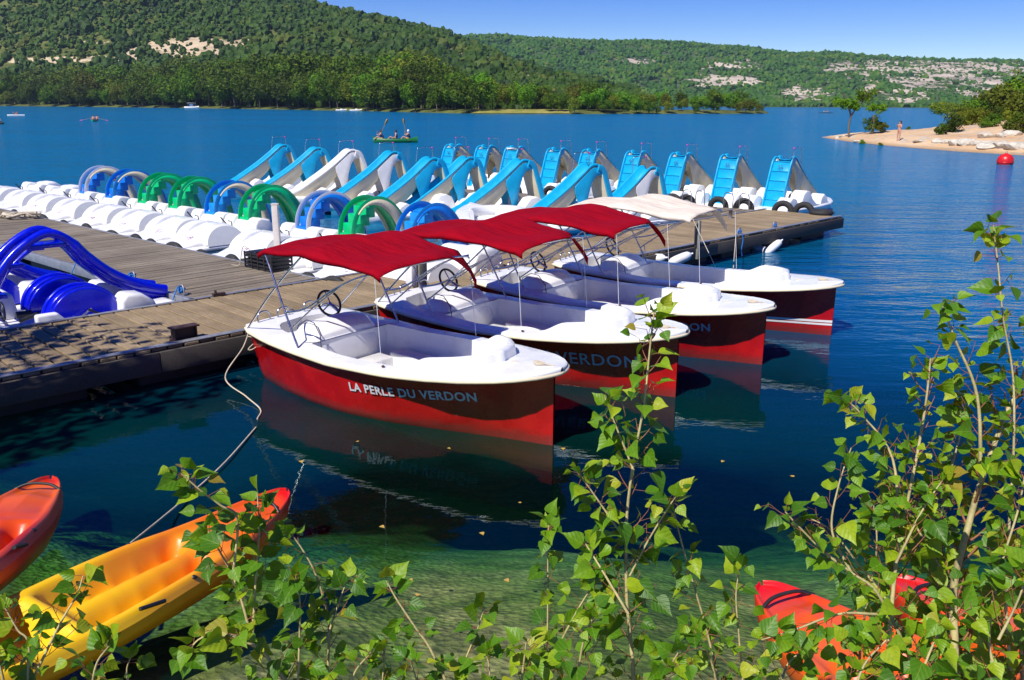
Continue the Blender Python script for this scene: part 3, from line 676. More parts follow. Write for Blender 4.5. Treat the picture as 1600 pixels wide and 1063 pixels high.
# mooring cleats (arched iron hoops with rope)
def cleat(p, ang, label, rope=None, group='iron mooring hoops on the docks'):
    t = thing('mooring_hoop', label, 'mooring hoop', (p.x, p.y, ZD + .02), ang, group)
    MB().tube([(-.07, 0, 0), (-.07, 0, .09), (-.04, 0, .13), (.04, 0, .13), (.07, 0, .09), (.07, 0, 0)], .012, 6).build('hoop', M['galv'], t)
    MB().box((0, 0, .0), (.24, .07, .012)).build('foot_plate', M['galv'], t)
    if rope:
        pts = []
        for i in range(22): a = i * .9; pts.append((.05 * math.cos(a) + rnd.uniform(-.02, .02), .045 * math.sin(a), .05 + .03 * math.sin(a * 1.7) + rnd.uniform(-.01, .02)))
        MB().tube(spline(pts, 3), .009, 5).build('rope_knot', M[rope], t)
        if 'side dock' in label or 'joint' in label: MB().tube(spline([(0, .02, .1), (.02, -.08, .10), (.06, -.22, -.12), (.1, -.38, -.3)], 4), .009, 5).build('rope_tail', M[rope], t)
k = 0
for px, py, lab, rp in ((480, 482, 'hoop with blue rope at the stern of the front red boat', 'ropeb'), (428, 492, 'plain hoop left of the front red boat stern', None), (1163, 368, 'hoop with blue rope on the dock edge right of the cream canopy', 'ropeb'), (1224, 358, 'hoop nearest the dock end on the near edge', 'ropeb'), (1005, 396, 'hoop with dark knot behind the cream canopied boat wheel', None)):
    s = (P(px, py, ZD) - V2(mainA)).dot(U); cleat(onmain(s, .12), AU, lab, rp)
for px, py, lab in ((155, 412, 'hoop with ochre rope on the side dock rail by the farther cobalt slide'), (225, 436, 'hoop with blue rope midway on the side dock rail'), (310, 456, 'hoop with blue rope near the joint of the two docks')):
    q = V2(P(px, py, ZD)); q = Lst + dL * (q - Lst).dot(dL) + Vector((dL.y, -dL.x, 0)) * 2.2; cleat(q, math.atan2(dL.y, dL.x), lab, 'ropeb')
# posts, crates and boxes on the docks
p = P(424, 404, ZD - .1); o = MB(); o.box((0, 0, .58), (.12, .12, 1.75)); o.box((0, 0, 1.46), (.14, .14, .02)); o = o.build('white_post', M['post'], None, bevel=.01); o.location = (p.x + .1, p.y + .15, 0); tag(o, 'pale square upright post at the small pedal boats, left of the red canopies', 'post')
p = P(657, 458, ZD)
t = thing('mooring_pile', 'grey mooring pile with pale box behind the front red canopy', 'pile', (p.x, p.y, 0), AU)
MB().box((0, 0, .95), (.17, .17, 1.0)).build('pile', M['pile'], t, bevel=.02); MB().box((-.16, .02, .84), (.11, .16, .42)).build('power_box', M['gel2'], t, bevel=.01)
p = P(1090, 383, ZD)
t = thing('mooring_pile', 'dark metal mooring pile under the right end of the cream canopy', 'pile', (p.x, p.y, 0), AU)
MB().tube([(0, 0, .2), (0, 0, 1.02)], .05, 8).build('pile', M['pile'], t); MB().tube([(-.1, 0, .5), (-.12, 0, .9), (0, 0, 1.0)], .02, 6).build('bracket', M['black'], t)
p = P(1141, 341, ZD); o = MB().lathe([(.05, 0), (.05, .2), (.055, .2), (.055, .23)], seg=10).build('short_bollard', M['galv']); o.location = (p.x, p.y, ZD); tag(o, 'short grey bollard where the outer dock joins the main dock', 'bollard')
p = P(396, 421, ZD)
t = thing('battery_crate', 'black slatted plastic crate of batteries on the side dock', 'crate', (p.x + .25, p.y + .1, ZD), math.atan2(dL.y, dL.x))
b = MB(); b.box((0, 0, .02), (.85, .42, .04)); 
for z_ in (.08, .15, .22, .27): b.box((0, -.21, z_), (.85, .015, .035)); b.box((0, .21, z_), (.85, .015, .035)); b.box((-.42, 0, z_), (.015, .42, .035)); b.box((.42, 0, z_), (.015, .42, .035))
for x_ in (-.42, -.2, 0, .2, .42): b.box((x_, -.213, .15), (.03, .02, .29)); b.box((x_, .213, .15), (.03, .02, .29))
b.build('crate_walls', M['black'], t)
for x_, h_ in ((-.27, .30), (.02, .27), (.28, .31)): MB().box((x_, 0, h_ / 2), (.25, .34, h_)).build('battery', M['black'], t, bevel=.012)
MB().tube(spline([(-.42, -.1, .3), (-.55, -.15, .36), (-.6, -.2, .1), (-.62, -.22, .01), (-.75, -.3, .01)], 5), .008, 5).build('cable', M['rope'], t)
p = P(286, 532, ZD)
t = thing('iron_bollard', 'brown iron I shaped mooring block on the dock left of the front red boat', 'mooring block', (p.x, p.y + .06, ZD), AU)
MB().box((0, 0, .165), (.36, .15, .02)).build('top_flange', M['brownm'], t, bevel=.004); MB().box((0, 0, .08), (.30, .02, .155)).box((0, 0, .008), (.34, .14, .016)).build('web', M['brownm'], t); MB().box((-.14, 0, .08), (.012, .12, .15)).box((.14, 0, .08), (.012, .12, .15)).build('end_plate', M['brownm'], t)
# hinge bracket at the joint of the docks
p = P(347, 463, ZD); t = thing('hinge_bracket', 'small rusty hinge bracket at the joint of the two docks', 'bracket', (p.x - .05, p.y, ZD + .01), AU)
MB().box((0, 0, .02), (.2, .06, .04)).build('plate', M['brownm'], t); MB().tube([(-.05, 0, .0), (-.05, 0, .09)], .02, 6).build('pin', M['brownm'], t)
# pale rope pile far left on the side dock
pts = []; p = P(30, 342, ZD)
for i in range(60): a = i * .55; pts.append((p.x + .05 + .55 * math.cos(a) * rnd.uniform(.5, 1), p.y + .28 * math.sin(a) * rnd.uniform(.4, 1), ZD + .03 + rnd.uniform(0, .13)))
tag(MB().tube(spline(pts, 3), .022, 6).build('rope_pile', M['rope']), 'pale coiled rope heap on the side dock at the far left', 'rope')
# tyres
def tyre_mesh():
    m = MB(); prof = []
    for k in range(12): a = 2 * PI * k / 12; prof.append((.24 + .085 * math.cos(a), .075 * math.sin(a)))
    seg = 24; rings = []
    for k in range(seg + 1):
        a = 2 * PI * k / seg; rings.append([(r_ * math.cos(a), h_, r_ * math.sin(a)) for r_, h_ in prof])
    m.loft(rings, True, False, True); return m.mesh('tyre', M['rubber'])
TM = tyre_mesh()
def tyre(p, ang, z, label, group, s=1): o = link('tyre_fender', TM); o.location = (p.x, p.y, z); o.rotation_euler = (0, 0, ang); o.scale = (s, s, s); tag(o, label, 'tyre', group)
ORD = ['first', 'second', 'third', 'fourth', 'fifth', 'sixth', 'seventh', 'eighth', 'ninth', 'tenth', 'eleventh', 'twelfth', 'thirteenth', 'fourteenth', 'fifteenth', 'sixteenth', 'seventeenth', 'eighteenth', 'nineteenth', 'twentieth']
perpL = Vector((-dL.y, dL.x, 0)); angL = math.atan2(dL.y, dL.x)
if perpL.dot(U) < 0: perpL = -perpL
txs = [22, 62, 96, 130, 168, 205, 228, 262, 305, 352, 372, 430, 470, 510]
for i, px in enumerate(txs):
    q = on_line(px, 370, Lr0, dL); tyre(q + perpL * .10, angL + (.3 if i % 3 == 1 else 0), .27, f"black tyre fender on the side dock edge, {ORD[i]} from the left", 'tyre fenders along the side dock', .95 if i % 2 else .85)
perpC = -nC; angC = math.atan2(dC.y, dC.x)
for i, px in enumerate([690, 715, 750, 800, 857, 893, 960, 997, 1048, 1070, 1120, 1160, 1222, 1255]):
    q = on_line(px, 320, C0, dC); tyre(q + perpC * .12, angC, .46, f"black tyre fender on the outer side of the far dock, {ORD[i]} from the left", 'tyre fenders along the outer dock')
q = on_line(1290, 337, C0, dC) + nC * .1
o = link('tyre_fender', TM); o.location = (q.x - .1, q.y, ZD + .05); o.rotation_euler = (PI / 2, 0, .3); tag(o, 'black tyre lying flat on the end corner of the outer dock', 'tyre', 'tyre fenders along the outer dock')
# ladder-like hand hoops on outer dock by boats
for i, px in enumerate((1072, 1083 + 10, 1140 - 3, 1162)):
    q = on_line(px, 326, C0 + nC * .12, dC); o = MB().tube(spline([(-.14, 0, 0), (-.14, 0, .3), (-.08, 0, .42), (.08, 0, .42), (.14, 0, .3), (.14, 0, 0)], 4), .014, 6).build('grab_hoop', M['steel']); o.location = (q.x, q.y, ZD); o.rotation_euler = (0, 0, angC); tag(o, f"steel grab hoop on the outer dock, {ORD[i]} from the left", 'grab hoop', 'steel grab hoops on the outer dock')
# ================================================================ RED ELECTRIC BOATS
LB = 4.36
HBd = [(0, .66), (.15, .74), (.6, .82), (1.2, .87), (1.9, .89), (2.6, .87), (3.2, .78), (3.6, .67), (3.9, .55), (4.1, .42), (4.25, .27), (4.33, .13), (4.36, .02)]
HBt = [(0, .62), (.6, .76), (1.2, .81), (1.9, .82), (2.5, .77), (3.0, .64), (3.4, .49), (3.8, .30), (4.0, .20), (4.2, .07), (4.27, .012)]
HBw = [(0, .45), (.6, .60), (1.2, .68), (1.8, .70), (2.4, .60), (3.0, .41), (3.5, .23), (3.9, .11), (4.15, .045), (4.27, .010)]
ZSH = [(0, .74), (.8, .69), (1.8, .66), (2.8, .70), (3.6, .76), (4.36, .84)]
def hull_y(x, z):
    zt = interp(ZSH, x) - .05; t = z / zt
    a = interp(HBt, x); b = interp(HBw, x)
    if t >= 0: return b + (a - b) * (t ** .85)
    return max(.005, b * (1 + t * 1.1))
XS = sorted(set([0, .05, .15, .3, .45, .6, .8, 1., 1.2, 1.45, 1.7, 1.95, 2.2, 2.5, 2.75, 3., 3.2, 3.4, 3.6, 3.75, 3.9, 4., 4.1, 4.18, 4.24, 4.27]))
def make_hull():
    mb = MB(); rings = []
    for x in XS:
        zt = interp(ZSH, x) - .05; zs = [zt, zt * .85, zt * .65, zt * .45, zt * .25, zt * .1, 0, -.15, -.3]
        ring = [(x, -hull_y(x, z), z) for z in zs] + [(x, hull_y(x, z), z) for z in reversed(zs)]; rings.append(ring)
    mb.loft(rings, False, False, True); mb.add(rings[0], [tuple(range(len(rings[0])))]); return mb
def holeA(x): return 0 if not .22 < x < .72 else .52 * math.sqrt(max(0, 1 - ((x - .72) / .50) ** 2)) ** .6
IBb = [(1.2, .60), (1.6, .65), (2.2, .68), (2.7, .66), (3.05, .57), (3.3, .44), (3.45, .28), (3.52, .0)]
def make_deck():
    mb = MB(); xs = [0, .05, .12, .2, .23, .28, .35, .45, .55, .65, .72, .85, 1., 1.199, 1.201, 1.4, 1.6, 1.8, 2., 2.2, 2.4, 2.6, 2.8, 3., 3.15, 3.28, 3.36, 3.42, 3.47, 3.5, 3.52, 3.6, 3.75, 3.9, 4.02, 4.12, 4.2, 4.26, 4.31, 4.34, 4.36]
    def inner(x):
        if .23 <= x <= .72: return holeA(x) if x > .235 else .0
        if 1.2 < x < 3.52: return interp(IBb, x)
        return 0
    def zt(x, y):
        h = interp(HBd, x); return interp(ZSH, x) + .02 * (1 - min(1, (abs(y) / max(h, .01))) ** 2)
    for sgn in (-1, 1):
        rings = []
        for x in xs:
            h = interp(HBd, x); i = inner(x); row = [(x, sgn * (h - .012), interp(ZSH, x) - .055), (x, sgn * h, interp(ZSH, x) - .035), (x, sgn * h, interp(ZSH, x) - .012)]
            for k in range(6):
                y = (h - .015) + (i - (h - .015)) * k / 5; row.append((x, sgn * y, zt(x, y)))
            rings.append(row)
        mb.loft(rings, False, False, True)
    # underside of the overhang
    for sgn in (-1, 1):
        mb.loft([[(x, sgn * (interp(HBd, x) - .012), interp(ZSH, x) - .055), (x, sgn * (interp(HBt, min(x, 4.27)) - .01), interp(ZSH, x) - .052)] for x in xs], False, False, True)
    # inner walls
    def wall(xa, fn, zb, flare=.0):
        for sgn in (-1, 1):
            mb.loft([[(x, sgn * fn(x), zt(x, fn(x))), (x, sgn * max(0, min(fn(x) - .01, hull_y(x, zb + .2) - .02)), zb + .2), (x, sgn * max(0, min(fn(x) - .04, hull_y(x, zb) - .03)), zb)] for x in xa], False, False, True)
    wall([x for x in xs if .23 <= x <= .72], lambda x: holeA(x) if x > .235 else 0, .22)
    wall([x for x in xs if 1.2 < x <= 3.52], lambda x: interp(IBb, x), .16)
    mb.add([(.72, -.52, .22), (.72, .52, .22), (.72, .52, .70), (.72, -.52, .70)], [(0, 1, 2, 3)])
    mb.add([(1.201, -.6, .16), (1.201, .6, .16), (1.201, .6, .68), (1.201, -.6, .68)], [(0, 1, 2, 3)])
    return mb
def rubrail():
    mb = MB(); xs = list(np.linspace(0, 4.1, 24)) + [4.15, 4.2, 4.25, 4.29, 4.32, 4.345, 4.36]
    pts = [(x, -interp(HBd, x) - .004, interp(ZSH, x) - .045) for x in xs] + [(x, interp(HBd, x) + .004, interp(ZSH, x) - .045) for x in reversed(xs[:-1])]
    mb.tube(pts, .019, 6); return mb
def text_on_hull(txt, x0, size, z0, z1, mat, parent, side=-1, bold=0.):
    cu = bpy.data.curves.new('lettering', 'FONT'); cu.body = txt; cu.size = size; cu.offset = bold; cu.extrude = 0; cu.resolution_u = 3; cu.space_character = 1.08
    tmp = bpy.data.objects.new('lettering', cu); COL.objects.link(tmp); dg = bpy.context.evaluated_depsgraph_get(); me = bpy.data.meshes.new_from_object(tmp.evaluated_get(dg))
    bpy.data.objects.remove(tmp); bpy.data.curves.remove(cu); me.name = 'lettering'
    bm = bmesh.new(); bm.from_mesh(me); bmesh.ops.triangulate(bm, faces=bm.faces); 
    long_ = [e for e in bm.edges if e.calc_length() > .05]
    bmesh.ops.subdivide_edges(bm, edges=long_, cuts=2); wdt = max(v.co.x for v in bm.verts)
    for v in bm.verts:
        x = x0 + v.co.x; z = z0 + (z1 - z0) * v.co.x / wdt + v.co.y; v.co = Vector((x, side * (hull_y(x, z) + .013), z))
    bm.to_mesh(me); bm.free(); me.materials.clear(); me.materials.append(mat); o = link('lettering', me, parent); return o
def cnp(v): return v
def boat(i, S, bow, label, canopy, text=None, stripe=False, lean=0, cs_=0):
    ax = (V2(bow) - V2(S)); L = ax.length; ax.normalize(); t = thing('electric_boat', label, 'boat', (S[0], S[1], 0), math.atan2(ax.y, ax.x) , 'red hulled boats moored at the main dock')
    t.scale = (L / LB, 1, 1)
    hull = make_hull().build('hull', M['hullred'], t)
    if stripe:
        for z0, z1 in ((.20, .235), (.155, .185)):
            for sg in (-1, 1):
                MB().loft([[(x, sg * (hull_y(x, z0) + .005), z0), (x, sg * (hull_y(x, z1) + .005), z1)] for x in XS], False, False, True).build('stripe', M['gel'], hull)
    make_deck().build('deck', M['gel'], t, fix=False); rubrail().build('rub_rail', M['cream'], t)
    MB().add([(x, s * min(interp(IBb, x), hull_y(x, .165) - .02), .165) for x in (1.22, 1.6, 2.2, 2.7, 3.05, 3.3, 3.45) for s in (-1, 1)], [(2 * k, 2 * k + 1, 2 * k + 3, 2 * k + 2) for k in range(6)]).build('floor', M['greyp'], t)
    MB().add([(.25, -.42, .225), (.74, -.48, .225), (.74, .48, .225), (.25, .42, .225)], [(0, 1, 2, 3)]).build('helm_floor', M['greyp'], t)
    # raised coaming curling round the bow of the cockpit
    cx = list(np.linspace(2.75, 3.2, 8)) + [3.28, 3.35, 3.4, 3.45, 3.49, 3.515]
    path = [(x, -interp(IBb, x) - .0, 0) for x in cx] + [(3.535, 0, 0)] + [(x, interp(IBb, x), 0) for x in reversed(cx)]
    rings = []; n = len(path)
    for k, (x, y, _) in enumerate(path):
        a = Vector(path[max(0, k - 1)]); b2 = Vector(path[min(n - 1, k + 1)]); d = (b2 - a).normalized(); o_ = Vector((d.y, -d.x, 0))
        h = .115 * smooth((min(k, n - 1 - k)) / 5); z = interp(ZSH, x) + .015; p = Vector((x, y, z))
        rings.append([p - o_ * .012 + Vector((0, 0, -.1)), p - o_ * .012 + Vector((0, 0, h)), p + o_ * .015 + Vector((0, 0, h + .010)), p + o_ * .055 + Vector((0, 0, h + .008)), p + o_ * .075 + Vector((0, 0, h - .015)), p + o_ * .095 + Vector((0, 0, -.015))])
    MB().loft(rings, False, False, True).build('coaming', M['gel'], t, fix=False)
    # console
    con = MB(); prof = [(.74, .62), (.77, .80), (.86, .87), (1.02, .86), (1.17, .76), (1.22, .58), (1.25, .17), (.76, .17)]
    rings = []
    for y, s, dz in ((-.555, .92, -.17), (-.50, .97, -.06), (-.44, 1, -.02), (-.1, 1, .0), (.2, 1, .0), (.38, 1, -.02), (.45, .96, -.07), (.5, .9, -.17)):
        rings.append([(.97 + (x - .97) * s, y, max(.17, z + dz * (1 if z > .5 else 0))) for x, z in prof])
    con.loft(rings, True, True, False); con = con.build('console', M['gel'], t, bevel=.015, seg=2)
    MB().tube([(.785, -.50, .70), (.80, -.47, .82), (.93, -.44, .90), (1.06, -.44, .885), (1.2, -.47, .76), (1.245, -.5, .6)], .006, 5).build('trim_strip', M['navy'], con)
    for txt, s_, xx, zz, mm in (('La', .05, 1.02, .60, 'ink'), ('perle', .062, .96, .545, 'ink'), ('DU VERDON', .026, .955, .51, 'pink')):
        cu = bpy.data.curves.new('logo', 'FONT'); cu.body = txt; cu.size = s_; ob = bpy.data.objects.new('logo', cu); COL.objects.link(ob)
        me = bpy.data.meshes.new_from_object(ob.evaluated_get(bpy.context.evaluated_depsgraph_get())); bpy.data.objects.remove(ob); me.materials.clear(); me.materials.append(M[mm])
        lo = link('logo', me, con); lo.location = (xx, -.572, zz); lo.rotation_euler = (R(90), 0, 0)
    wheel = MB(); 
    wc = Vector((.68, .12, .97)); ang = R(-28); ring = []
    for k in range(25): a = 2 * PI * k / 24; ring.append(wc + Matrix.Rotation(ang, 3, 'Y') @ Vector((0, .165 * math.cos(a), .165 * math.sin(a))))
    wheel.tube(ring, .016, 7, caps=False); wh = wheel.build('steering_wheel', M['black'], t)
    sp = MB(); 
    for a in (R(90), R(210), R(330)): sp.tube([wc + Vector((.02, 0, 0)), wc + Matrix.Rotation(ang, 3, 'Y') @ Vector((0, .16 * math.cos(a), .16 * math.sin(a)))], .009, 6)
    sp.tube([wc, (.84, .12, .90)], .022, 8); sp.build('spokes', M['steel'], wh)
    # benches
    MB().box((2.0, -.44, .30), (1.0, .24, .26)).build('bench', M['gel'], t, bevel=.02)
    MB().box((2.0, .46, .30), (1.0, .22, .26)).build('bench', M['greyp'], t, bevel=.02)
    MB().box((1.42, .0, .27), (.28, .8, .22)).build('bench', M['gel'], t, bevel=.02)
    # stern hand hoops, deck line
    for y in (-.42, -.12, .3): MB().tube(spline([(.06, y - .09, .74), (.05, y - .08, .84), (.05, y, .87), (.05, y + .08, .84), (.06, y + .09, .74)], 4), .012, 6).build('grab_hoop', M['steel'], t)
    pts = [(3.7, .02, .80), (3.85, 0, .80), (4.0, 0, .81)]
    for k in range(14): a = k * 1.25; pts.append((4.08 + .06 * math.cos(a), .035 * math.sin(a), .835 + .002 * k))
    MB().tube(spline(pts + [(4.25, .02, .85)], 3), .008, 5).build('bow_rope', M['rope'], t)
    MB().lathe([(.012, 0), (.02, .012), (.005, .024)], (2.57, -.76, .70)).build('deck_eye', M['brownm'], t)
    pre_ = set(t.children)
    # bimini
    g = random.Random(50 + i); fx, fz = 2.48, 1.69
    for sg in (-1, 1):
        MB().tube(spline([(1.21, sg * .80, .67), (1.0, sg * .79, 1.05), (.80, sg * .77, 1.42), (.62, sg * .75, 1.73)], 4), .0125, 7).build('canopy_tube', M['steel'], t)
        MB().tube(spline([(.14, sg * .72, .73), (.6, sg * .76, 1.15), (1.0, sg * .76, 1.5), (1.32, sg * .75, 1.76)], 4), .0125, 7).build('canopy_tube', M['steel'], t)
        MB().tube(spline([(.98, sg * .785, 1.06), (1.35, sg * .78, 1.16), (1.8, sg * .77, 1.42), (2.18, sg * .75, 1.60), (fx, sg * .74, fz)], 4), .0115, 7).build('canopy_tube', M['steel'], t)
        MB().tube([(1.1, sg * .79, .9), (1.5, sg * .78, 1.2), (2.0, sg * .765, 1.52)], .009, 6).build('canopy_tube', M['steel'], t)
        MB().tube([(fx, sg * .75, fz - .02), (2.56, sg * .77, .72)], .0032, 5).build('tie_strap', M['gel'], t)
    for x, z in ((.62, 1.73), (1.32, 1.76), (fx, fz)):
        MB().tube([(x, .75 * math.sin(q * PI / 16), z - .035 + .05 * (1 - abs(q / 8) ** 2.4)) for q in range(-8, 9)], .0125, 7).build('canopy_hoop', M['steel'], t)
    def cz(u, v):       # u along the boat, v across -1..1
        x = .50 + u * 2.08
        ridge = np.interp(x, [.5, .62, 1.32, 1.6, 2.48, 2.58], [1.70, 1.75, 1.80, 1.80, fz + .02, fz - .03]) + (.09 * max(0, v) * math.exp(-((x - 1.6) / .55) ** 2))
        arch = .06 * (max(0, 1 - abs(v) ** 2.4)); sag = -.045 * math.sin(PI * min(1, max(0, (x - .62) / .7))) if x < 1.32 else -.075 * math.sin(PI * (x - 1.32) / 1.16)
        y = v * .79; z = ridge + arch + sag * (1.1 - .6 * abs(v))
        if abs(v) > .93: z -= (abs(v) - .93) / .07 * (.055 + .02 * math.sin(x * 5 + i)); y = math.copysign(.775 + .012 * math.sin(x * 9), v)
        # scooped sides between hoops
        pull = .07 * math.sin(PI * min(1, max(0, (x - 1.32) / 1.16))) * abs(v) ** 3; y -= math.copysign(pull, v)
        if u > .86 and v > .35: z -= .30 * ((u - .86) / .14) * ((v - .35) / .65) ** 1.3
        z += .006 * math.sin(x * 11 + v * 3 + i) * math.sin(v * 7 + i)
        return (x, y, z)
    MB().grid(lambda u, v: cz(u, -1 + 2 * v), 44, 36).build('canopy', canopy, t, solid=.006)
    for c_ in t.children:
        if c_ not in pre_ and c_.name.startswith('canopy'): c_.location.x = (0, -.02, -.12, -.22)[i]
    if text: text_on_hull(*text, t)
    return t
S0 = Vector((-2.90, 10.9, 0)); bows = [P(878, 577, .84), P(1073, 517, .84), P(1210, 477, .84), P(1318, 441, .84)]
labs = ['nearest red boat with red canopy, lettered LA PERLE DU VERDON in full on its side', 'second red boat from the front, with large thin VERDON lettering behind the poplar sapling', 'third red boat with red canopy, small VERDON lettering and half hidden bow side', 'farthest red boat with cream canopy and a white stripe at the waterline']
texts = [('LA PERLE DU VERDON', 2.02, .142, .33, .42, M['letter'], ), ('LA PERLE DU VERDON', 1.55, .215, .33, .34, M['letter2']), ('LA PERLE DU VERDON', 2.05, .150, .40, .43, M['letter2']), None]
BOATS = []
for i in range(4):
    S = S0 + U * (2.02 * i) + Vector((-.785, .62, 0)) * (0, .08, .25, .38)[i]
    tx = texts[i]
    bt = boat(i, S, bows[i], labs[i], M['cancream'] if i == 3 else M['canred'], None, i == 3)
    if tx: text_on_hull(tx[0], tx[1], tx[2], tx[3], tx[4], tx[5], bt, bold=.004 if i != 1 else .0015)
    BOATS.append(bt)
bpy.context.view_layer.update()
def wpt(b, p): return b.matrix_world @ Vector(p)
# number sticker on front boat console side
cu = bpy.data.curves.new('number', 'FONT'); cu.body = '5'; cu.size = .13; ob = bpy.data.objects.new('number', cu); COL.objects.link(ob)
me = bpy.data.meshes.new_from_object(ob.evaluated_get(bpy.context.evaluated_depsgraph_get())); bpy.data.objects.remove(ob); me.materials.clear(); me.materials.append(M['ink'])
lo = link('number', me, [c for c in BOATS[0].children if c.name.startswith('console')][0]); lo.location = (.82, -.572, .56); lo.rotation_euler = (R(90), 0, 0)
# mooring ropes
def rope(name, pts, r, m, label, n=8): tag(MB().tube(spline(pts, n), r, 6).build(name, M[m]), label, 'rope')
a = wpt(BOATS[0], (.02, -.6, .72)); k1 = P(402, 655, .01); k2 = P(300, 770, .02); k3 = P(203, 850, .34)
rope('mooring_rope', [a, a + Vector((-.08, -.1, -.25)), P(352, 590, .15), P(385, 620, .05), P(407, 640, .012), k1], .009, 'rope', 'slack pale rope hanging from the front boat stern into the water')
rope('kayak_rope', [P(400, 668, .012), P(352, 722, .03), k2, P(250, 812, .12), k3], .009, 'rope', 'pale rope running across the water to the yellow kayak')
pts = []; 
for i in range(26): an = i * .8; pts.append(a + Vector((.05 * math.cos(an), .05 * math.sin(an), -.02 - .012 * i + .05 * math.sin(an * .7))))
rope('rope_hank', pts, .007, 'rope', 'tangled hank of pale rope at the front boat stern corner', 3)
d4 = onmain((P(1163, 370, ZD) - V2(mainA)).dot(U), .1) + Vector((0, 0, ZD + .1)); rope('stern_rope', [wpt(BOATS[3], (2.5, .8, .72)), wpt(BOATS[3], (2.5, .8, .72)).lerp(d4, .5) + Vector((0, 0, -.05)), d4], .008, 'rope', 'thin grey rope from the cream canopied boat up to the blue knotted hoop')
d5 = onmain((P(1092, 384, ZD) - V2(mainA)).dot(U), .1) + Vector((0, 0, ZD + .6)); rope('bow_line', [wpt(BOATS[3], (2.2, .8, .70)), wpt(BOATS[3], (2.2, .8, .7)).lerp(d5, .5), d5], .007, 'rope', 'thin rope from the cream canopied boat to the dark mooring pile')
# dangling blue rope
q = onmain((P(1163, 370, ZD) - V2(mainA)).dot(U), -.07); rope('dangling_rope', [(q.x, q.y, .55), (q.x + .02, q.y, .4), (q.x, q.y, .2), (q.x + .03, q.y, .05)], .012, 'ropeb', 'short blue rope dangling over the dock edge right of the cream canopy')
# white fenders
def fender(p, rot, label):
    t = thing('boat_fender', label, 'fender', p, 0, 'white fenders beside the main dock'); t.rotation_euler = rot
    MB().lathe([(.02, -.28), (.05, -.26), (.085, -.2), (.095, -.1), (.095, .1), (.085, .2), (.05, .26), (.02, .28)], seg=14).build('body', M['gel2'], t); MB().tube([(0, 0, .27), (0, 0, .33)], .02, 6).build('eye', M['gel2'], t)
q = P(1208, 388, .08); fender((q.x, q.y, .1), (0, R(60), .5), 'white fender floating tilted off the dock edge, right one of the pair')
q = P(1190, 389, .05); fender((q.x, q.y, .03), (0, R(80), 2.4), 'white fender floating low, left one of the pair off the dock')
q = P(1062, 414, .3); fender((q.x, q.y, .42), (0, R(75), .5), 'white fender between the dock and the cream canopied boat, right one')
q = P(1020, 409, .3); fender((q.x, q.y, .36), (0, R(80), -.6), 'pale fender between the dock and the cream canopied boat, left one')
# ================================================================ PEDAL BOATS
CACHE = {}
def part(key, mat, parent, fn, name=None, bevel=0, seg=3, fix=True, solid=0):
    k = (key, mat)
    if k not in CACHE:
        o = fn().build(name or key, M[mat], parent, bevel=bevel, seg=seg, fix=fix, solid=solid); CACHE[k] = o; return o
    s = CACHE[k]; o = s.copy(); o.name = name or key; COL.objects.link(o); o.parent = parent; return o
def hull_loft(secs, zb, k=.82):
    """secs: (x, halfwidth, ztop) -> rounded moulded hull top"""
    mb = MB(); rings = []
    for x, w_, z in secs:
        c = min(.05, w_ * .5); rings.append([(x, -w_ * k, zb), (x, -w_, max(zb + .02, z - c)), (x, -w_ + c * .4, z - c * .3), (x, -w_ + c, z), (x, w_ - c, z), (x, w_ - c * .4, z - c * .3), (x, w_, max(zb + .02, z - c)), (x, w_ * k, zb)])
    return mb.loft(rings, True, True, True)
def text_mesh(txt, size, mat):
    k = ('txt', txt, size, mat)
    if k not in CACHE:
        cu = bpy.data.curves.new('number', 'FONT'); cu.body = txt; cu.size = size; cu.align_x = 'CENTER'; ob = bpy.data.objects.new('number', cu); COL.objects.link(ob)
        me = bpy.data.meshes.new_from_object(ob.evaluated_get(bpy.context.evaluated_depsgraph_get())); bpy.data.objects.remove(ob); me.materials.clear(); me.materials.append(M[mat]); CACHE[k] = me
    return CACHE[k]
# ---- tall slide boat
def tall_hull(): return hull_loft([(-.02, .45, .34), (.1, .70, .38), (.4, .80, .40), (1.2, .82, .40), (2.4, .82, .40), (3.2, .80, .42), (3.6, .70, .45), (3.9, .50, .49), (4.08, .2, .52)], .14)
def tall_bottom():
    m = MB()
    for s in (-1, 1):
        m.loft([[(x, s * .5 - w_, .16), (x, s * .5 - w_ * .6, -.2), (x, s * .5 + w_ * .6, -.2), (x, s * .5 + w_, .16)] for x, w_ in ((.05, .12), (.4, .26), (3.1, .26), (3.7, .14), (4.0, .03))])
    m.box((1.9, 0, .13), (3.3, 1.0, .06)); return m
SEATP = [(.32, .38), (.42, .62), (.62, .74), (.86, .70), (1.02, .54), (1.2, .55), (1.32, .80), (1.52, .90), (1.74, .86), (1.95, .62), (2.25, .46), (2.6, .40)]
def side_seat(s): return lambda: MB().prism(SEATP, s * .36 if s > 0 else -.78, .78 if s > 0 else -.36)
def front_seat(s): return lambda: MB().prism([(2.55, .38), (2.62, .62), (2.8, .72), (2.98, .62), (3.1, .46), (3.4, .40)], -.75 if s < 0 else .34, -.34 if s < 0 else .75)
RIMC = spline([(.80, 0, .34), (.98, 0, .90), (1.16, 0, 1.45), (1.28, 0, 1.74), (1.44, 0, 1.85), (1.66, 0, 1.82), (2.0, 0, 1.56), (2.5, 0, 1.20), (3.05, 0, .86), (3.5, 0, .60), (3.84, 0, .48)], 4)
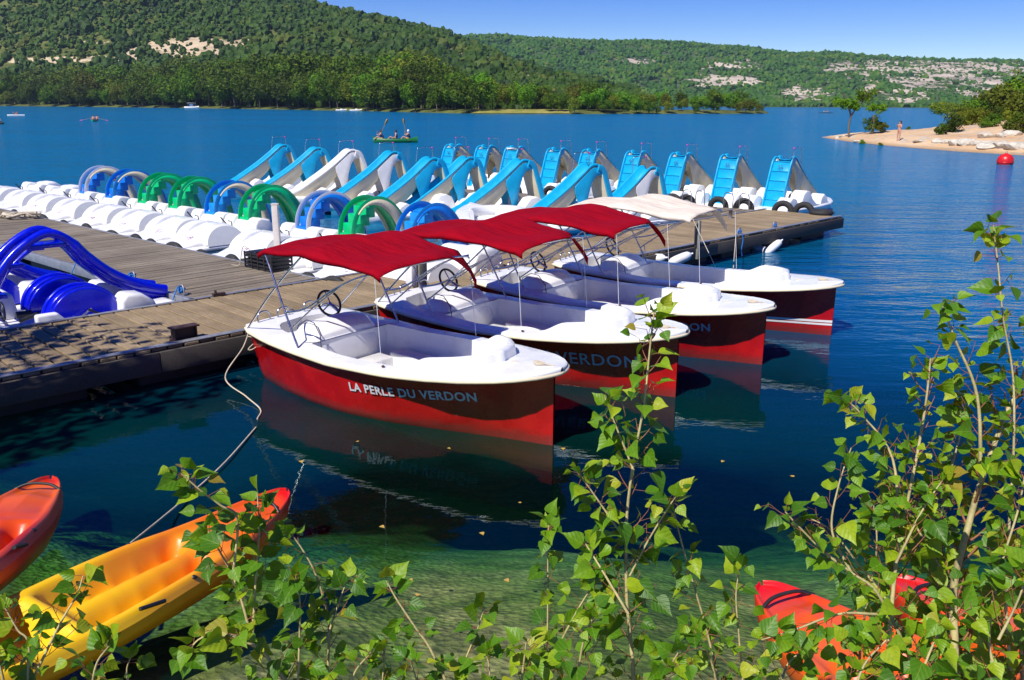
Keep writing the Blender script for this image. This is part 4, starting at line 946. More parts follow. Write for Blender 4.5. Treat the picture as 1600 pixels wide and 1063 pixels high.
def chute():
    m = MB(); P_ = [p for p in RIMC if p.x >= 1.42]; n = len(P_); rings = []
    for i, p in enumerate(P_):
        d = min(.24, .05 + .06 * i / 2); w_ = .225; h_ = .055 * min(1, i / 5)
        rings.append([(p.x, -w_ - .03, p.z + h_ - .05), (p.x, -w_ - .03, p.z + h_), (p.x, -w_ + .0, p.z + h_ + .018), (p.x, -w_ + .03, p.z + h_ - .01), (p.x, -w_ + .05, p.z - d), (p.x, 0, p.z - d - .015), (p.x, w_ - .05, p.z - d), (p.x, w_ - .03, p.z + h_ - .01), (p.x, w_, p.z + h_ + .018), (p.x, w_ + .03, p.z + h_), (p.x, w_ + .03, p.z + h_ - .05)])
    return m.loft(rings, False, False, True)
def belly():
    m = MB(); P_ = [p for p in RIMC if p.x >= 1.5]; rings = []
    for i, p in enumerate(P_):
        t = (p.x - 1.5) / 2.35; d = .34 + .16 * smooth((t - .1) / .4) * (1 - .3 * smooth((t - .8) / .2)); w_ = .240; h_ = .055 * min(1, i / 5)
        rings.append([(p.x, -w_, p.z + h_ - .045), (p.x, -w_ * .98, max(.40, p.z - d * .7)), (p.x, -w_ * .75, max(.385, p.z - d)), (p.x, w_ * .75, max(.385, p.z - d)), (p.x, w_ * .98, max(.40, p.z - d * .7)), (p.x, w_, p.z + h_ - .045)])
    return m.loft(rings, False, False, True)
def web(s):
    def f():
        out = [(1.30, 1.66), (1.42, 1.80), (1.66, 1.78), (1.9, 1.60), (2.1, 1.44), (2.22, 1.33), (2.2, 1.18), (2.14, 1.0), (2.06, .80), (2.0, .58), (1.97, .40), (1.84, .40), (1.82, .75), (1.76, 1.10), (1.66, 1.40), (1.54, 1.56), (1.42, 1.58)]
        n = len(out); m = MB(); y0 = s * .262; y1 = s * .232
        return m.prism(out, min(y0, y1), max(y0, y1))
    return f
def rails(s):
    def f():
        m = MB(); P_ = [p for p in RIMC if p.x <= 1.5]
        rings = []
        for i, p in enumerate(P_):
            w_ = .30; q = P_[min(i + 1, len(P_) - 1)] - P_[max(i - 1, 0)]; q.normalize(); nn = Vector((-q.z, 0, q.x))
            dd = .13 if i > 1 else .1
            a = p + nn * .02; b_ = p - nn * dd
            rings.append([(a.x, s * (w_ + .03), a.z), (b_.x, s * (w_ + .03), b_.z), (b_.x, s * (w_ - .02), b_.z), (a.x, s * (w_ - .02), a.z)])
        return m.loft(rings, True, True, False)
    return f
def steps():
    m = MB(); zs = [.36, .62, .90, 1.18, 1.46, 1.74]
    def xr(z): return float(np.interp(z, [p.z for p in RIMC[:17]], [p.x for p in RIMC[:17]]))
    prof = []
    for i in range(5):
        z0, z1 = zs[i], zs[i + 1]; prof += [(xr(z0) + .045 + (.03 if i else 0), z0), (xr(z1) + .03, z1 - .02), (xr(z1) + .005, z1 - .012), (xr(z1) + .01, z1)]
    prof += [(1.52, 1.74), (1.52, 1.66)]
    back = [(xr(z) + .14, z - .02) for z in (1.62, 1.4, 1.1, .8, .5, .36)]
    return m.prism(prof + back, -.285, .285)
def step_back():
    m = MB(); P_ = [p for p in RIMC if p.x <= 1.45]
    def xr(z): return float(np.interp(z, [p.z for p in RIMC[:17]], [p.x for p in RIMC[:17]]))
    rings = [[(xr(z) + .145, -.30, z), (xr(z) + .16 + .06 * math.sin(PI * (z - .36) / 1.3), 0, z), (xr(z) + .145, .30, z)] for z in np.linspace(.37, 1.62, 12)]
    return m.loft(rings, False, False, True)
def handrail():
    m = MB(); m.tube(spline([(1.30, -.33, 1.35), (1.28, -.34, 1.8), (1.30, -.34, 2.1), (1.38, -.34, 2.16), (1.72, -.34, 2.14), (1.80, -.34, 2.08), (1.86, -.33, 1.62)], 4), .011, 6)
    return m
def tall_boat(p, ang, label, group, rim='cyan', webm='cyan', num='', s=1., cap=None):
    t = thing('slide_pedal_boat', label, 'pedal boat', (p.x, p.y, 0), ang + rnd.uniform(-.05, .05), group); t.scale = (s, s, s)
    part('hull', 'gel', t, tall_hull, fix=False); part('hull_bottom', 'hullblue', t, tall_bottom)
    part('seat_left', 'gel2', t, side_seat(1), 'seat', .06); part('seat_right', 'gel2', t, side_seat(-1), 'seat', .06); part('front_seat_l', 'gel2', t, front_seat(1), 'seat', .05); part('front_seat_r', 'gel2', t, front_seat(-1), 'seat', .05)
    part('floor', 'beige', t, lambda: MB().box((2.2, 0, .404), (2.0, .6, .012)))
    part('chute', rim, t, chute, fix=False, solid=.012); part('chute_underside', 'cream', t, belly, fix=False)
    part('web_l', webm, t, web(1), 'side_web', .012, 2); part('web_r', webm, t, web(-1), 'side_web', .012, 2)
    part('rail_l', rim, t, rails(1), 'step_side', .012, 2); part('rail_r', rim, t, rails(-1), 'step_side', .012, 2)
    st = part('steps', rim, t, steps, bevel=.01, seg=2); part('steps_back', 'cream', t, step_back, fix=False, solid=.015)
    part('handrail', 'steel', t, handrail); part('number_plate', 'cyan', t, lambda: MB().box((1.9, -.84, .3), (.01, .01, .01))) if False else None
    part('leg_foot', 'gel2', t, lambda: MB().box((1.905, .27, .42), (.13, .06, .16)).box((1.905, -.27, .42), (.13, .06, .16)), bevel=.012)
    if cap: part('top_cap', cap, t, lambda: MB().box((1.36, 0, 1.80), (.16, .50, .05)), bevel=.02)
    kn = part('rail_knob', 'pink', t, lambda: MB().lathe([(.01, -.03), (.03, -.015), (.03, .015), (.01, .03)], (1.30, -.34, 2.13)))
    if num:
        q = link('number', text_mesh(num, .17, 'ink'), t); q.location = (1.165, 0, 1.52); q.rotation_euler = Euler((R(70), 0, R(-90)))
    part('oar_lever', 'black', t, lambda: MB().tube([(2.0, 0, .42), (2.05, 0, .62), (2.15, .1, .64)], .015, 6).box((1.75, .16, .45), (.1, .12, .06)), 'tiller')
    return t
# far row: climbs face the viewer
ax9, ax1 = P(1236, 247, 1.84), P(708, 227, 1.84)
FN = ['28', '54', '31', '42', '32', '43', '45', '35', '52']
fx = [708, 760, 806, 871, 925, 993, 1062, 1147, 1229]; nms = ['leftmost', 'second from left', 'white capped third', 'fourth from left', 'fifth from left', 'fourth from right', 'third from right', 'second from right', 'rightmost']
dd = (V2(ax9) - V2(ax1)).normalized()
for i, px in enumerate(fx):
    q = on_line(px, 240, V2(ax1), dd) - U * 1.46
    tall_boat(q, AU, f"{nms[i]} cyan slide pedal boat in the far row, its steps facing the dock", 'slide pedal boats on the outer side of the far dock', 'cyan', 'cyan' if False else 'cream', FN[i], cap='gel2' if i == 2 else None)
ny_ = [(448, 228), (503, 233), (556, 236), (620, 239), (683, 249), (741, 248), (828, 252), (913, 261), (1016, 270)]
near_d = [('cyan', 'cyan', 'leftmost near row slide boat with cyan slide and cyan middle leg'), ('cyan', 'cyan', 'second near row slide boat from the left, cyan slide with cyan leg'), ('whites', 'whites', 'near row slide boat with an all white slide'),
          ('cyan', 'whites', 'fourth near row slide boat, cyan rim and white middle leg'), ('cyan', 'cyan', 'fifth near row slide boat from the left, cyan leg, above the white rimmed small slide'), ('cyan', 'cyan', 'sixth near row slide boat from the left, behind the front red canopy'),
          ('cyan', 'cyan', 'seventh near row slide boat, tall cyan slide beside the white motorboat'), ('cyan', 'cyan', 'eighth near row slide boat, broad cyan leg above the third red canopy'), ('cyan', 'whites', 'ninth near row slide boat with pale web, low behind the cream canopy')]
for i, (px, py) in enumerate(ny_):
    s = .93 if i == 8 else 1.; q = P(px, py, 1.84 * s)
    if i == 7: q += U * .6
    if i == 8: q = P(px, py, 1.6) + U * .2
    q = V2(q) + U * 1.5 * s
    tall_boat(q, AU + PI - R(11), near_d[i][2], 'slide pedal boats between the docks', near_d[i][0], near_d[i][1], '', s)
# ---- small arched slide boat
def small_hull(): return hull_loft([(0, .35, .26), (.08, .62, .30), (.35, .74, .33), (.9, .76, .35), (2.4, .76, .36), (3.1, .72, .36), (3.5, .55, .36), (3.62, .3, .35)], .04)
def small_fore():
    m = MB(); rings = []
    for x, w_, z in ((.22, .40, .34), (.45, .50, .40), (.75, .56, .50), (1.05, .60, .62), (1.3, .62, .72), (1.5, .62, .76), (1.62, .56, .70), (1.72, .50, .36)):
        rings.append([(x, -w_, .33), (x, -w_ * .97, .33 + (z - .33) * .55), (x, -w_ * .90, .33 + (z - .33) * .90), (x, -w_ * .72, z), (x, w_ * .72, z), (x, w_ * .90, .33 + (z - .33) * .90), (x, w_ * .97, .33 + (z - .33) * .55), (x, w_, .33)])
    return m.loft(rings, True, True, True)
def wheel_cover(s):
    def f():
        m = MB(); n = 16; prof = [(1.28 + .47 * math.cos(PI * k / n), .35 + .40 * math.sin(PI * k / n)) for k in range(n + 1)]
        m.prism(prof, s * .73 if s > 0 else -.75, .75 if s > 0 else -.73)
        m.v = [(x, y - math.copysign((z - .35) * .34, y), z) for x, y, z in m.v]; return m
    return f
def wheel_hood(s):
    def f():
        m = MB(); n = 16; prof = [(1.28 + .50 * math.cos(PI * k / n), .35 + .43 * math.sin(PI * k / n)) for k in range(n + 1)]
        m.prism(prof, .3 if s > 0 else -.729, .729 if s > 0 else -.3)
        m.v = [(x, y - math.copysign((z - .35) * .34, y) if abs(y) > .7 else y, z) for x, y, z in m.v]; return m
    return f
def seat_back():
    m = MB(); pr = [(1.98, .36), (2.03, .70), (2.10, .82), (2.2, .84), (2.42, .80), (2.55, .60), (2.6, .36)]
    m.prism(pr, -.70, -.30); m.prism(pr, .30, .70); m.prism([(1.98, .36), (2.03, .62), (2.12, .74), (2.3, .76), (2.5, .70), (2.6, .36)], -.29, .29); return m
def arc(cx=2.85, rx=.68, n=24, lift=0):
    out = []
    for k in range(n + 1):
        a = PI - PI * k / n; z = .74 + .76 * math.sin(a) ** .92 if k <= n else 0
        x = cx + rx * math.cos(a) * (1 if a > PI / 2 else 1.32)
        if a < PI / 2: z = .42 + 1.08 * math.sin(a) ** 1.25
        out.append(Vector((x, 0, z + lift)))
    return out
def arc_rim(s):
    def f():
        m = MB(); A = arc(); rings = []
        for i, p in enumerate(A):
            q = (A[min(i + 1, len(A) - 1)] - A[max(0, i - 1)]).normalized(); nn = Vector((-q.z, 0, q.x)); a, b_ = p + nn * .03, p - nn * .085
            rings.append([(a.x, s * .22, a.z), (b_.x, s * .22, b_.z), (b_.x, s * .215, b_.z), (a.x, s * .215, a.z)])
        return m.loft(rings, True, True, False)
    return f
def arc_skirt(s):
    def f():
        m = MB(); A = arc(); rings = []
        for i, p in enumerate(A):
            if i < 5: continue
            q = (A[min(i + 1, len(A) - 1)] - A[max(0, i - 1)]).normalized(); nn = Vector((-q.z, 0, q.x)); a = p - nn * .035; d = .06 + .19 * smooth((i - 5) / 14); b_ = p - nn * d
            rings.append([(a.x, s * .245, a.z), (b_.x, s * .245, b_.z), (b_.x, s * .22, b_.z), (a.x, s * .22, a.z)])
        return m.loft(rings, True, True, True)
    return f
def arc_chute():
    m = MB(); A = arc(); rings = []
    for i, p in enumerate(A):
        if i < 9: continue
        q = (A[min(i + 1, len(A) - 1)] - A[max(0, i - 1)]).normalized(); nn = Vector((-q.z, 0, q.x)); a = p - nn * .10; b_ = p - nn * .17
        rings.append([(a.x, -.215, a.z), (a.x, .26, a.z), (b_.x, .26, b_.z), (b_.x, -.215, b_.z)])
    return m.loft(rings, True, True, True)
def arc_steps():
    m = MB(); 
    for x, z0, z1 in ((2.17, .58, .80), (2.27, .76, 1.0), (2.40, .94, 1.18), (2.55, 1.10, 1.33)): m.box((x + .12, 0, (z0 + z1) / 2), (.24, .42, z1 - z0))
    return m
def small_boat(p, ang, label, rim, inner, under, num, slide=True):
    t = thing('small_pedal_boat', label, 'pedal boat', (p.x, p.y, 0), ang + rnd.uniform(-.035, .035), 'white pedal boats along the side dock')
    part('s_hull', 'gel', t, small_hull, 'hull', fix=False); part('s_keel', 'darkb', t, lambda: hull_loft([(.1, .5, .12), (.5, .66, .14), (3.0, .66, .14), (3.5, .4, .14)], -.25), 'hull_bottom', fix=False)
    part('s_fore', 'gel', t, small_fore, 'foredeck', fix=False)
    for s in (-1, 1): part('s_wc%d' % s, 'greyp', t, wheel_cover(s), 'wheel_cover'); part('s_wh%d' % s, 'gel', t, wheel_hood(s), 'wheel_housing', .05)
    part('s_seat', 'gel2', t, seat_back, 'seat', .05)
    part('s_lever', 'black', t, lambda: MB().tube([(1.8, -.1, .4), (1.78, -.1, .75), (1.7, -.1, .78)], .012, 6), 'lever'); part('s_lever2', 'black', t, lambda: MB().tube([(1.9, .3, .62), (1.75, .32, .82)], .015, 6), 'lever'); part('s_pedal', 'black', t, lambda: MB().box((1.84, -.66, .48), (.22, .09, .03)), 'pedal')
    part('s_rail', 'steel', t, lambda: MB().tube(spline([(2.7, -.66, .36), (2.75, -.67, .58), (2.9, -.67, .62), (3.2, -.67, .58), (3.25, -.66, .36)], 4), .014, 6).tube(spline([(2.7, .66, .36), (2.75, .67, .58), (2.9, .67, .62), (3.2, .67, .58), (3.25, .66, .36)], 4), .014, 6), 'hand_rail')
    part('s_rub', 'darkb', t, lambda: MB().tube([(.0, -.36, .2), (.12, -.64, .22), (.4, -.75, .24), (1.1, -.775, .26), (2.4, -.775, .27)], .018, 6), 'rub_strip')
    if num: q = link('number', text_mesh(num, .22, 'pink'), t); q.location = (.62, -.18, .515); q.rotation_euler = Euler((0, R(-24), 0)) ; q.rotation_euler = Euler((R(0), R(-25), R(-90)))
    if slide:
        for s in (-1, 1): part('s_rim%d' % s, rim, t, arc_rim(s), 'slide_rim', .012, 2); part('s_skirt%d' % s, under, t, arc_skirt(s), 'slide_side')
        part('s_chute', inner, t, arc_chute, 'slide_chute', fix=True); part('s_steps', inner, t, arc_steps, 'slide_steps', .015, 2)
    else:
        part('s_round', 'gel', t, lambda: MB().prism([(2.1, .36), (2.15, .72), (2.35, .90), (2.6, .90), (2.85, .72), (2.95, .36)], -.66, -.1), 'rear_seat', .1)
        part('s_round2', 'gel', t, lambda: MB().prism([(2.3, .36), (2.35, .70), (2.55, .84), (2.8, .82), (2.95, .66), (3.0, .36)], .05, .66), 'rear_seat', .1)
    return t
apx = [(160, 264), (205, 270), (257, 276), (308, 283), (366, 293), (417, 298), (506, 307), (577, 317), (668, 326)]
A0 = V2(Lr0) + perpL * 3.0; ang_s = math.atan2(perpL.y, perpL.x)
spec = [('whites', 'blue', 'cream', 'small pedal boat with blue slide inside white rims, leftmost arch'), ('sky', 'blue', 'cream', 'small pedal boat with blue arch and cream underside, second arch from left'), ('green', 'green', 'green', 'left one of the two neighbouring all green arched pedal boats'), ('green', 'green', 'green', 'right one of the two neighbouring all green arched pedal boats'),
        ('sky', 'sky', 'cream', 'small pedal boat with sky blue arch and cream underside left of the white post'), ('green', 'green', 'green', 'all green arched pedal boat half behind the white post'), ('whites', 'blue', 'blue', 'pedal boat with blue arch, white rims and blue underside right of the white post'), ('green', 'green', 'cream', 'green arched pedal boat with cream underside just above the front red canopy'), ('sky', 'sky', 'blue', 'bright blue arched pedal boat peeping over the red canopies')]
cfs = []
for i, (px, py) in enumerate(apx):
    q = on_line(px, py, A0, dL) - perpL * 2.85; cfs.append(q)
    small_boat(q, ang_s, spec[i][3], spec[i][0], spec[i][1], spec[i][2], ['7', '11', '9', '3', '14', '8', '5', '6', '2'][i])
sp_ = (cfs[0] - cfs[1]); sp_ = sp_.normalized() * min(sp_.length, 2.0)
small_boat(cfs[0] + sp_ * .95, ang_s, 'white pedal boat without a slide, with rounded twin seats, left of the first blue arch', None, None, None, '', False)
small_boat(cfs[0] + sp_ * 1.95, ang_s, 'white pedal boat without a slide at the far left edge', None, None, None, '', False)
small_boat(cfs[8] + (cfs[8] - cfs[7]) * .8, ang_s, 'white pedal boat with no slide seen between the red canopies', None, None, None, '', False)
# ---- cobalt slide boats on the left
def co_hull(): return hull_loft([(-.6, .5, .30), (-.4, .72, .33), (0, .80, .34), (1.2, .82, .35), (2.6, .80, .36), (3.1, .70, .37), (3.4, .5, .38), (3.52, .25, .38)], .06)
COR = spline([(.72, 0, .30), (.90, 0, .80), (1.22, 0, 1.30), (1.68, 0, 1.60), (1.98, 0, 1.50), (2.2, 0, 1.24), (2.48, 0, .97), (2.82, 0, .75), (3.1, 0, .63), (3.32, 0, .57)], 5)
def co_rails(s):
    def f():
        rr = [.062 if 1.1 < p.x < 2.05 else .078 for p in COR]
        return MB().tube([(p.x, s * .23, p.z) for p in COR], rr, 8)
    return f
def co_chute():
    m = MB(); Q = [p for p in COR if p.x > 1.95]; rings = []
    for i, p in enumerate(Q):
        d = .05 + .03 * min(i, 4) / 4; rings.append([(p.x, -.22, p.z - .02), (p.x, -.16, p.z - d), (p.x, .16, p.z - d), (p.x, .22, p.z - .02), (p.x, .20, p.z - d - .10), (p.x, -.20, p.z - d - .10)])
    return m.loft(rings, True, True, True)
def co_steps():
    m = MB()
    for f_ in (.12, .3, .5, .68): p = COR[int(f_ * 20)]; m.box((p.x + .08, 0, p.z - .12), (.2, .44, .05))
    m.box((1.72, 0, 1.42), (.5, .46, .05)); m.tube([(p.x + .05, 0, p.z - .16) for p in COR if p.x < 1.75], .03, 6); return m
def co_hood(s):
    def f():
        m = MB(); n = 20; pr = [(2.0 + .52 * math.cos(PI * k / n), .38 + .50 * math.sin(PI * k / n)) for k in range(n + 1)]
        pr2 = [(2.0 + .48 * math.cos(PI * k / n), .38 + .46 * math.sin(PI * k / n)) for k in range(n + 1)]
        ya, yb = (.36, .72) if s > 0 else (-.62, -.26)
        m.prism(pr2, ya, yb); m.prism(pr, ya + .04, ya + .08) ; m.prism(pr, yb - .09, yb - .02); return m
    return f
def co_body():
    m = MB(); m.prism([(-.3, .3), (-.2, .72), (.58, .74), (.80, .52), (1.05, .42), (1.2, .33)], -.80, -.52); m.prism([(-.3, .3), (-.2, .72), (.58, .74), (.80, .52), (1.05, .42), (1.2, .33)], .5, .78)
    m.prism([(1.3, .33), (1.3, .58), (1.58, .58), (1.7, .44), (2.3, .40), (2.3, .33)], -.80, -.66)
    return m
def co_seat():
    m = MB(); pr = [(2.42, .34), (2.44, .60), (2.52, .70), (2.75, .68), (2.92, .55), (3.0, .36)]
    return m.prism(pr, -.80, -.42)
def co_seat2(): return MB().prism([(2.42, .34), (2.44, .60), (2.52, .70), (2.75, .68), (2.92, .55), (3.0, .36)], .36, .76)
def co_seat3():
    m = MB(); m.prism([(1.1, .34), (1.12, .70), (1.2, .76), (1.3, .72), (1.35, .34)], .2, .76); return m
def cobalt(p, ang, label):
    t = thing('cobalt_pedal_boat', label, 'pedal boat', (p.x, p.y, 0), ang, 'cobalt slide pedal boats')
    part('c_hull', 'gel', t, co_hull, 'hull', fix=False); part('c_keel', 'darkb', t, lambda: hull_loft([(-.4, .6, .14), (0, .7, .15), (2.8, .68, .15), (3.3, .4, .15)], -.25), 'hull_bottom', fix=False)
    for s in (-1, 1): part('c_rail%d' % s, 'cobalt', t, co_rails(s), 'slide_rail'); part('c_hood%d' % s, 'cobalt', t, co_hood(s), 'wheel_hood', .03)
    part('c_chute', 'cobalt', t, co_chute, 'slide_chute', fix=False); part('c_steps', 'cobalt', t, co_steps, 'slide_steps', .01, 2)
    bd = part('c_body', 'gel', t, co_body, 'side_body', .06); part('c_seat', 'gel2', t, co_seat, 'seat', .05); part('c_seat2', 'gel2', t, co_seat2, 'seat', .05); part('c_seat3', 'gel2', t, co_seat3, 'seat', .05)
    part('c_floor', 'greyp', t, lambda: MB().box((1.2, 0, .358), (1.6, 1.0, .012)), 'floor')
    part('c_tail', 'gel', t, lambda: MB().prism([(2.85, .36), (2.9, .46), (3.25, .48), (3.4, .38)], -.62, -.28).prism([(2.85, .36), (2.9, .46), (3.25, .48), (3.4, .38)], .28, .62), 'tail_moulding', .05)
    w_ = MB(); w_.tube([(1.0, -.36 + .12 * math.cos(k * PI / 10), .62 + .12 * math.sin(k * PI / 10)) for k in range(21)], .018, 6, caps=False).tube([(1.0, -.48, .62), (1.0, -.24, .62)], .014, 6); w_ = w_.build('steering_wheel', M['black'], t)
    part('c_pedal', 'black', t, lambda: MB().tube([(1.2, -.2, .5), (1.4, -.2, .5)], .05, 8).tube([(1.18, -.42, .46), (1.42, -.42, .52)], .03, 8).tube([(2.0, -.72, .55), (2.15, -.74, .46)], .018, 6), 'pedals')
    part('c_crank', 'steel', t, lambda: MB().tube([(1.0, -.5, .48), (1.0, .0, .48)], .02, 6).tube([(1.75, -.74, .38), (2.05, -.70, .55)], .014, 6), 'crank')
    q = link('logo', text_mesh('H2O', .15, 'aqua'), bd); q.location = (.40, -.805, .50); q.rotation_euler = (R(90), 0, 0)
    part('c_curve', 'ink', t, lambda: MB().tube(spline([(-.4, -.803, .40), (-.2, -.803, .37), (.15, -.803, .37), (.5, -.803, .41)], 5), .004, 4), 'moulded_line')
    return t
q = P(272, 478, .37); pb = V2(q) - U * 3.28 + Vector((-N.x, -N.y, 0)) * .12 - N * .50
cobalt(pb, AU - .02, 'nearer cobalt blue slide pedal boat with aqua H2O lettering, beside the main dock')
cobalt(pb - N * 1.72 - U * .8, AU + .01, 'farther cobalt blue slide pedal boat cut by the left edge of the photo')
# ---- white motorboat between the docks
bw = P(735, 327, .72); st = onmain((P(860, 384, ZD) - V2(mainA)).dot(U), 2.75); ax = V2(bw) - V2(st); L_ = ax.length; ax.normalize()
t = thing('motorboat', 'white motorboat with cream hull, dark stripe and curved seat behind the third red canopy', 'boat', (st.x, st.y, 0), math.atan2(ax.y, ax.x)); t.scale = (L_ / 3.6,) * 3
sec = [(0, .70, .55), (.6, .78, .55), (1.6, .80, .58), (2.4, .70, .62), (3.0, .48, .66), (3.4, .22, .70), (3.6, .03, .72)]
MB().loft([[(x, -w_, z - .08), (x, -w_ * .8, .1), (x, -w_ * .3, -.15), (x, w_ * .3, -.15), (x, w_ * .8, .1), (x, w_, z - .08)] for x, w_, z in sec]).build('hull', M['buff'], t)
MB().loft([[(x, -w_ - .01, z - .12), (x, -w_ - .015, z - .05), (x, w_ + .015, z - .05), (x, w_ + .01, z - .12)] for x, w_, z in sec]).build('dark_stripe', M['darkb'], t)
MB().loft([[(x, -w_ - .02, z - .05), (x, -w_, z), (x, -w_ * .5, z + .03), (x, w_ * .5, z + .03), (x, w_, z), (x, w_ + .02, z - .05)] for x, w_, z in sec]).build('deck', M['gel'], t)
a_ = [PI * k / 14 - PI / 2 for k in range(15)]
MB().loft([[(1.7 + r_ * .55 * math.cos(a), r_ * .55 * math.sin(a), z) for r_, z in ((1.0, .62), (1.05, .78), (1.0, .84), (.9, .80), (.86, .62))] for a in a_], True, True, True).build('curved_seat', M['greyp'], t)
MB().prism([(.4, .6), (.5, .9), (.9, .95), (1.1, .6)], -.3, .3).build('console', M['gel2'], t, bevel=.05)
# front deck panel and lever seen between canopies
# ================================================================ PEOPLE AND BOATS ON THE LAKE
def figure(name, J, E_, mat, parent=None, sub=1):
    """J: list of (x,y,z,r); E_: edges; one continuous skin"""
    me = bpy.data.meshes.new(name); me.from_pydata([j[:3] for j in J], E_, []); me.materials.append(mat); o = link(name, me, parent)
    md = o.modifiers.new('skin', 'SKIN'); md.use_smooth_shade = True
    for i, j in enumerate(J): me.skin_vertices[0].data[i].radius = (j[3], j[3]); me.skin_vertices[0].data[i].use_root = (i == 0)
    s = o.modifiers.new('sub', 'SUBSURF'); s.levels = sub; s.render_levels = sub; return o
def seated(label, p, rz, lean=.1, arms='paddle', hair='hair', cloth='navy', cap=None, shorts='orangeb', group=None, z=.1, top=True):
    t = thing('person', label, 'person', (p.x, p.y, z), rz, group)
    J = [(0, 0, .18, .13), (lean * .5, 0, .38, .12), (lean, 0, .58, .13), (lean, 0, .70, .055), (lean + .02, 0, .80, .085), (lean + .03, 0, .90, .08),
         (.3, .12, .24, .075), (.55, .14, .40, .05), (.8, .13, .14, .04), (.3, -.12, .24, .075), (.55, -.14, .40, .05), (.8, -.13, .14, .04)]
    if arms == 'paddle': J += [(lean, .19, .62, .05), (lean + .18, .26, .50, .04), (lean + .36, .16, .62, .03), (lean, -.19, .62, .05), (lean + .2, -.25, .60, .04), (lean + .34, -.15, .84, .03)]
    elif arms == 'reach': J += [(lean, .19, .60, .05), (lean + .25, .22, .46, .04), (lean + .5, .2, .36, .03), (lean, -.19, .62, .05), (lean + .25, -.22, .48, .04), (lean + .52, -.2, .34, .03)]
    else: J += [(lean, .19, .60, .05), (lean + .05, .26, .36, .04), (lean + .3, .2, .3, .03), (lean, -.19, .60, .05), (lean + .05, -.26, .36, .04), (lean + .3, -.2, .3, .03)]
    figure('body', J, [(0, 1), (1, 2), (2, 3), (3, 4), (4, 5), (0, 6), (6, 7), (7, 8), (0, 9), (9, 10), (10, 11), (2, 12), (12, 13), (13, 14), (2, 15), (15, 16), (16, 17)], M['skin'], t)
    if top: figure('vest', [(.02, 0, .26, .15), (lean * .5, 0, .38, .145), (lean, 0, .56, .155), (lean, 0, .64, .10)], [(0, 1), (1, 2), (2, 3)], M[cloth], t)
    figure('shorts', [(0, 0, .16, .15), (.16, .10, .21, .10), (.34, .13, .26, .085), (.16, -.10, .21, .10), (.34, -.13, .26, .085)], [(0, 1), (1, 2), (0, 3), (3, 4)], M[shorts], t)
    hb = MB(); hb.lathe([(.02, .12), (.07, .10), (.105, .04), (.11, -.03), (.085, -.09)], (lean - .01, 0, .87)); hb.build('cap' if cap else 'hair', M[cap or hair], t)
    return t
def paddle(a, b, label, blade='wood', r=.02):
    d = (b - a).normalized(); t = thing('paddle', label, 'paddle', a); MB().tube([(0, 0, 0), b - a], r, 6).build('shaft', M['wood'], t)
    e = b - a; s = d.orthogonal().normalized(); MB().loft([[e + d * k - s * w_, e + d * k + d.cross(s) * .015, e + d * k + s * w_, e + d * k - d.cross(s) * .015] for k, w_ in ((-.05, .02), (.08, .09), (.35, .11), (.48, .07), (.5, .01))], True, True, True).build('blade', M[blade], t)
# green canoe, bow to the left
c0 = P(583, 223, 0); c1 = P(653, 223, 0); mid = (c0 + c1) / 2; Lc_ = (c1 - c0).length
t = thing('canoe', 'green open canoe carrying three people out on the lake', 'canoe', (mid.x, mid.y, 0), PI + math.atan2(c1.y - c0.y, c1.x - c0.x))
xs_ = np.linspace(-Lc_ / 2, Lc_ / 2, 17)
def cw(x): return max(.02, .42 * (1 - abs(2 * x / Lc_) ** 2.3))
def cs(x): return .34 + .22 * abs(2 * x / Lc_) ** 4
MB().loft([[(x, -cw(x), cs(x)), (x, -cw(x) * .9, .1), (x, -cw(x) * .5, -.08), (x, cw(x) * .5, -.08), (x, cw(x) * .9, .1), (x, cw(x), cs(x)), (x, cw(x) * .9, cs(x)), (x, cw(x) * .8, .12), (x, 0, .0), (x, -cw(x) * .8, .12), (x, -cw(x) * .9, cs(x))] for x in xs_]).build('hull', M['canoe'], t)
for x in (-1.2, 0, 1.0): MB().box((x, 0, .22), (.2, .7, .03)).build('seat', M['wood'], t)
az = t.rotation_euler.z; fw = Vector((math.cos(az), math.sin(az), 0))
pa = seated('front paddler leaning forward in a dark vest in the green canoe', mid + fw * 1.05, az, .22, 'paddle', z=.12)
pb_ = seated('long haired middle passenger in a blue vest in the green canoe', mid - fw * .1, az, .05, 'rest', cloth='navy', shorts='skin', z=.12)
pc = seated('stern paddler in a white cap and navy vest in the green canoe', mid - fw * 1.25, az, .12, 'paddle', cap='gel2', z=.14)
side = Vector((-fw.y, fw.x, 0))
for q_, lab, tilt in ((mid + fw * 1.35, 'wooden paddle raised by the front canoe paddler', -.45), (mid - fw * .95, 'wooden paddle held upright by the stern paddler in the white cap', .12)):
    a = q_ + side * .2 + Vector((0, 0, .62)); paddle(a, a + Vector((0, 0, .95)) + fw * tilt * 1.1, lab)
def kayak_small(px, py, mat, L, rz, label, n=1, pm=None, plab=None, hl=None):
    p = P(px, py, 0); t = thing('kayak', label, 'kayak', (p.x, p.y, 0), rz)
    MB().loft([[(x, -w_, .22), (x, -w_ * .8, .02), (x, 0, -.08), (x, w_ * .8, .02), (x, w_, .22), (x, 0, .26)] for x, w_ in ((-L / 2, .03), (-L / 3, .28), (0, .38), (L / 3, .28), (L / 2, .03))]).build('hull', M[mat], t)
    MB().box((-.1, 0, .25), (1.2, .4, .03)).build('seat_well', M['black'], t)
    return p
p = kayak_small(148, 190, 'kgreen', 3.0, -1.4, 'small green kayak with magenta paddles far out on the left')
seated('bare shouldered paddler in the small green kayak', p + Vector((0, -.35, 0)), -1.45, .05, 'rest', z=.15, top=False, shorts='navy')
seated('second paddler behind in the small green kayak', p + Vector((.25, .55, 0)), -1.45, .05, 'rest', z=.15, top=False, shorts='redc')
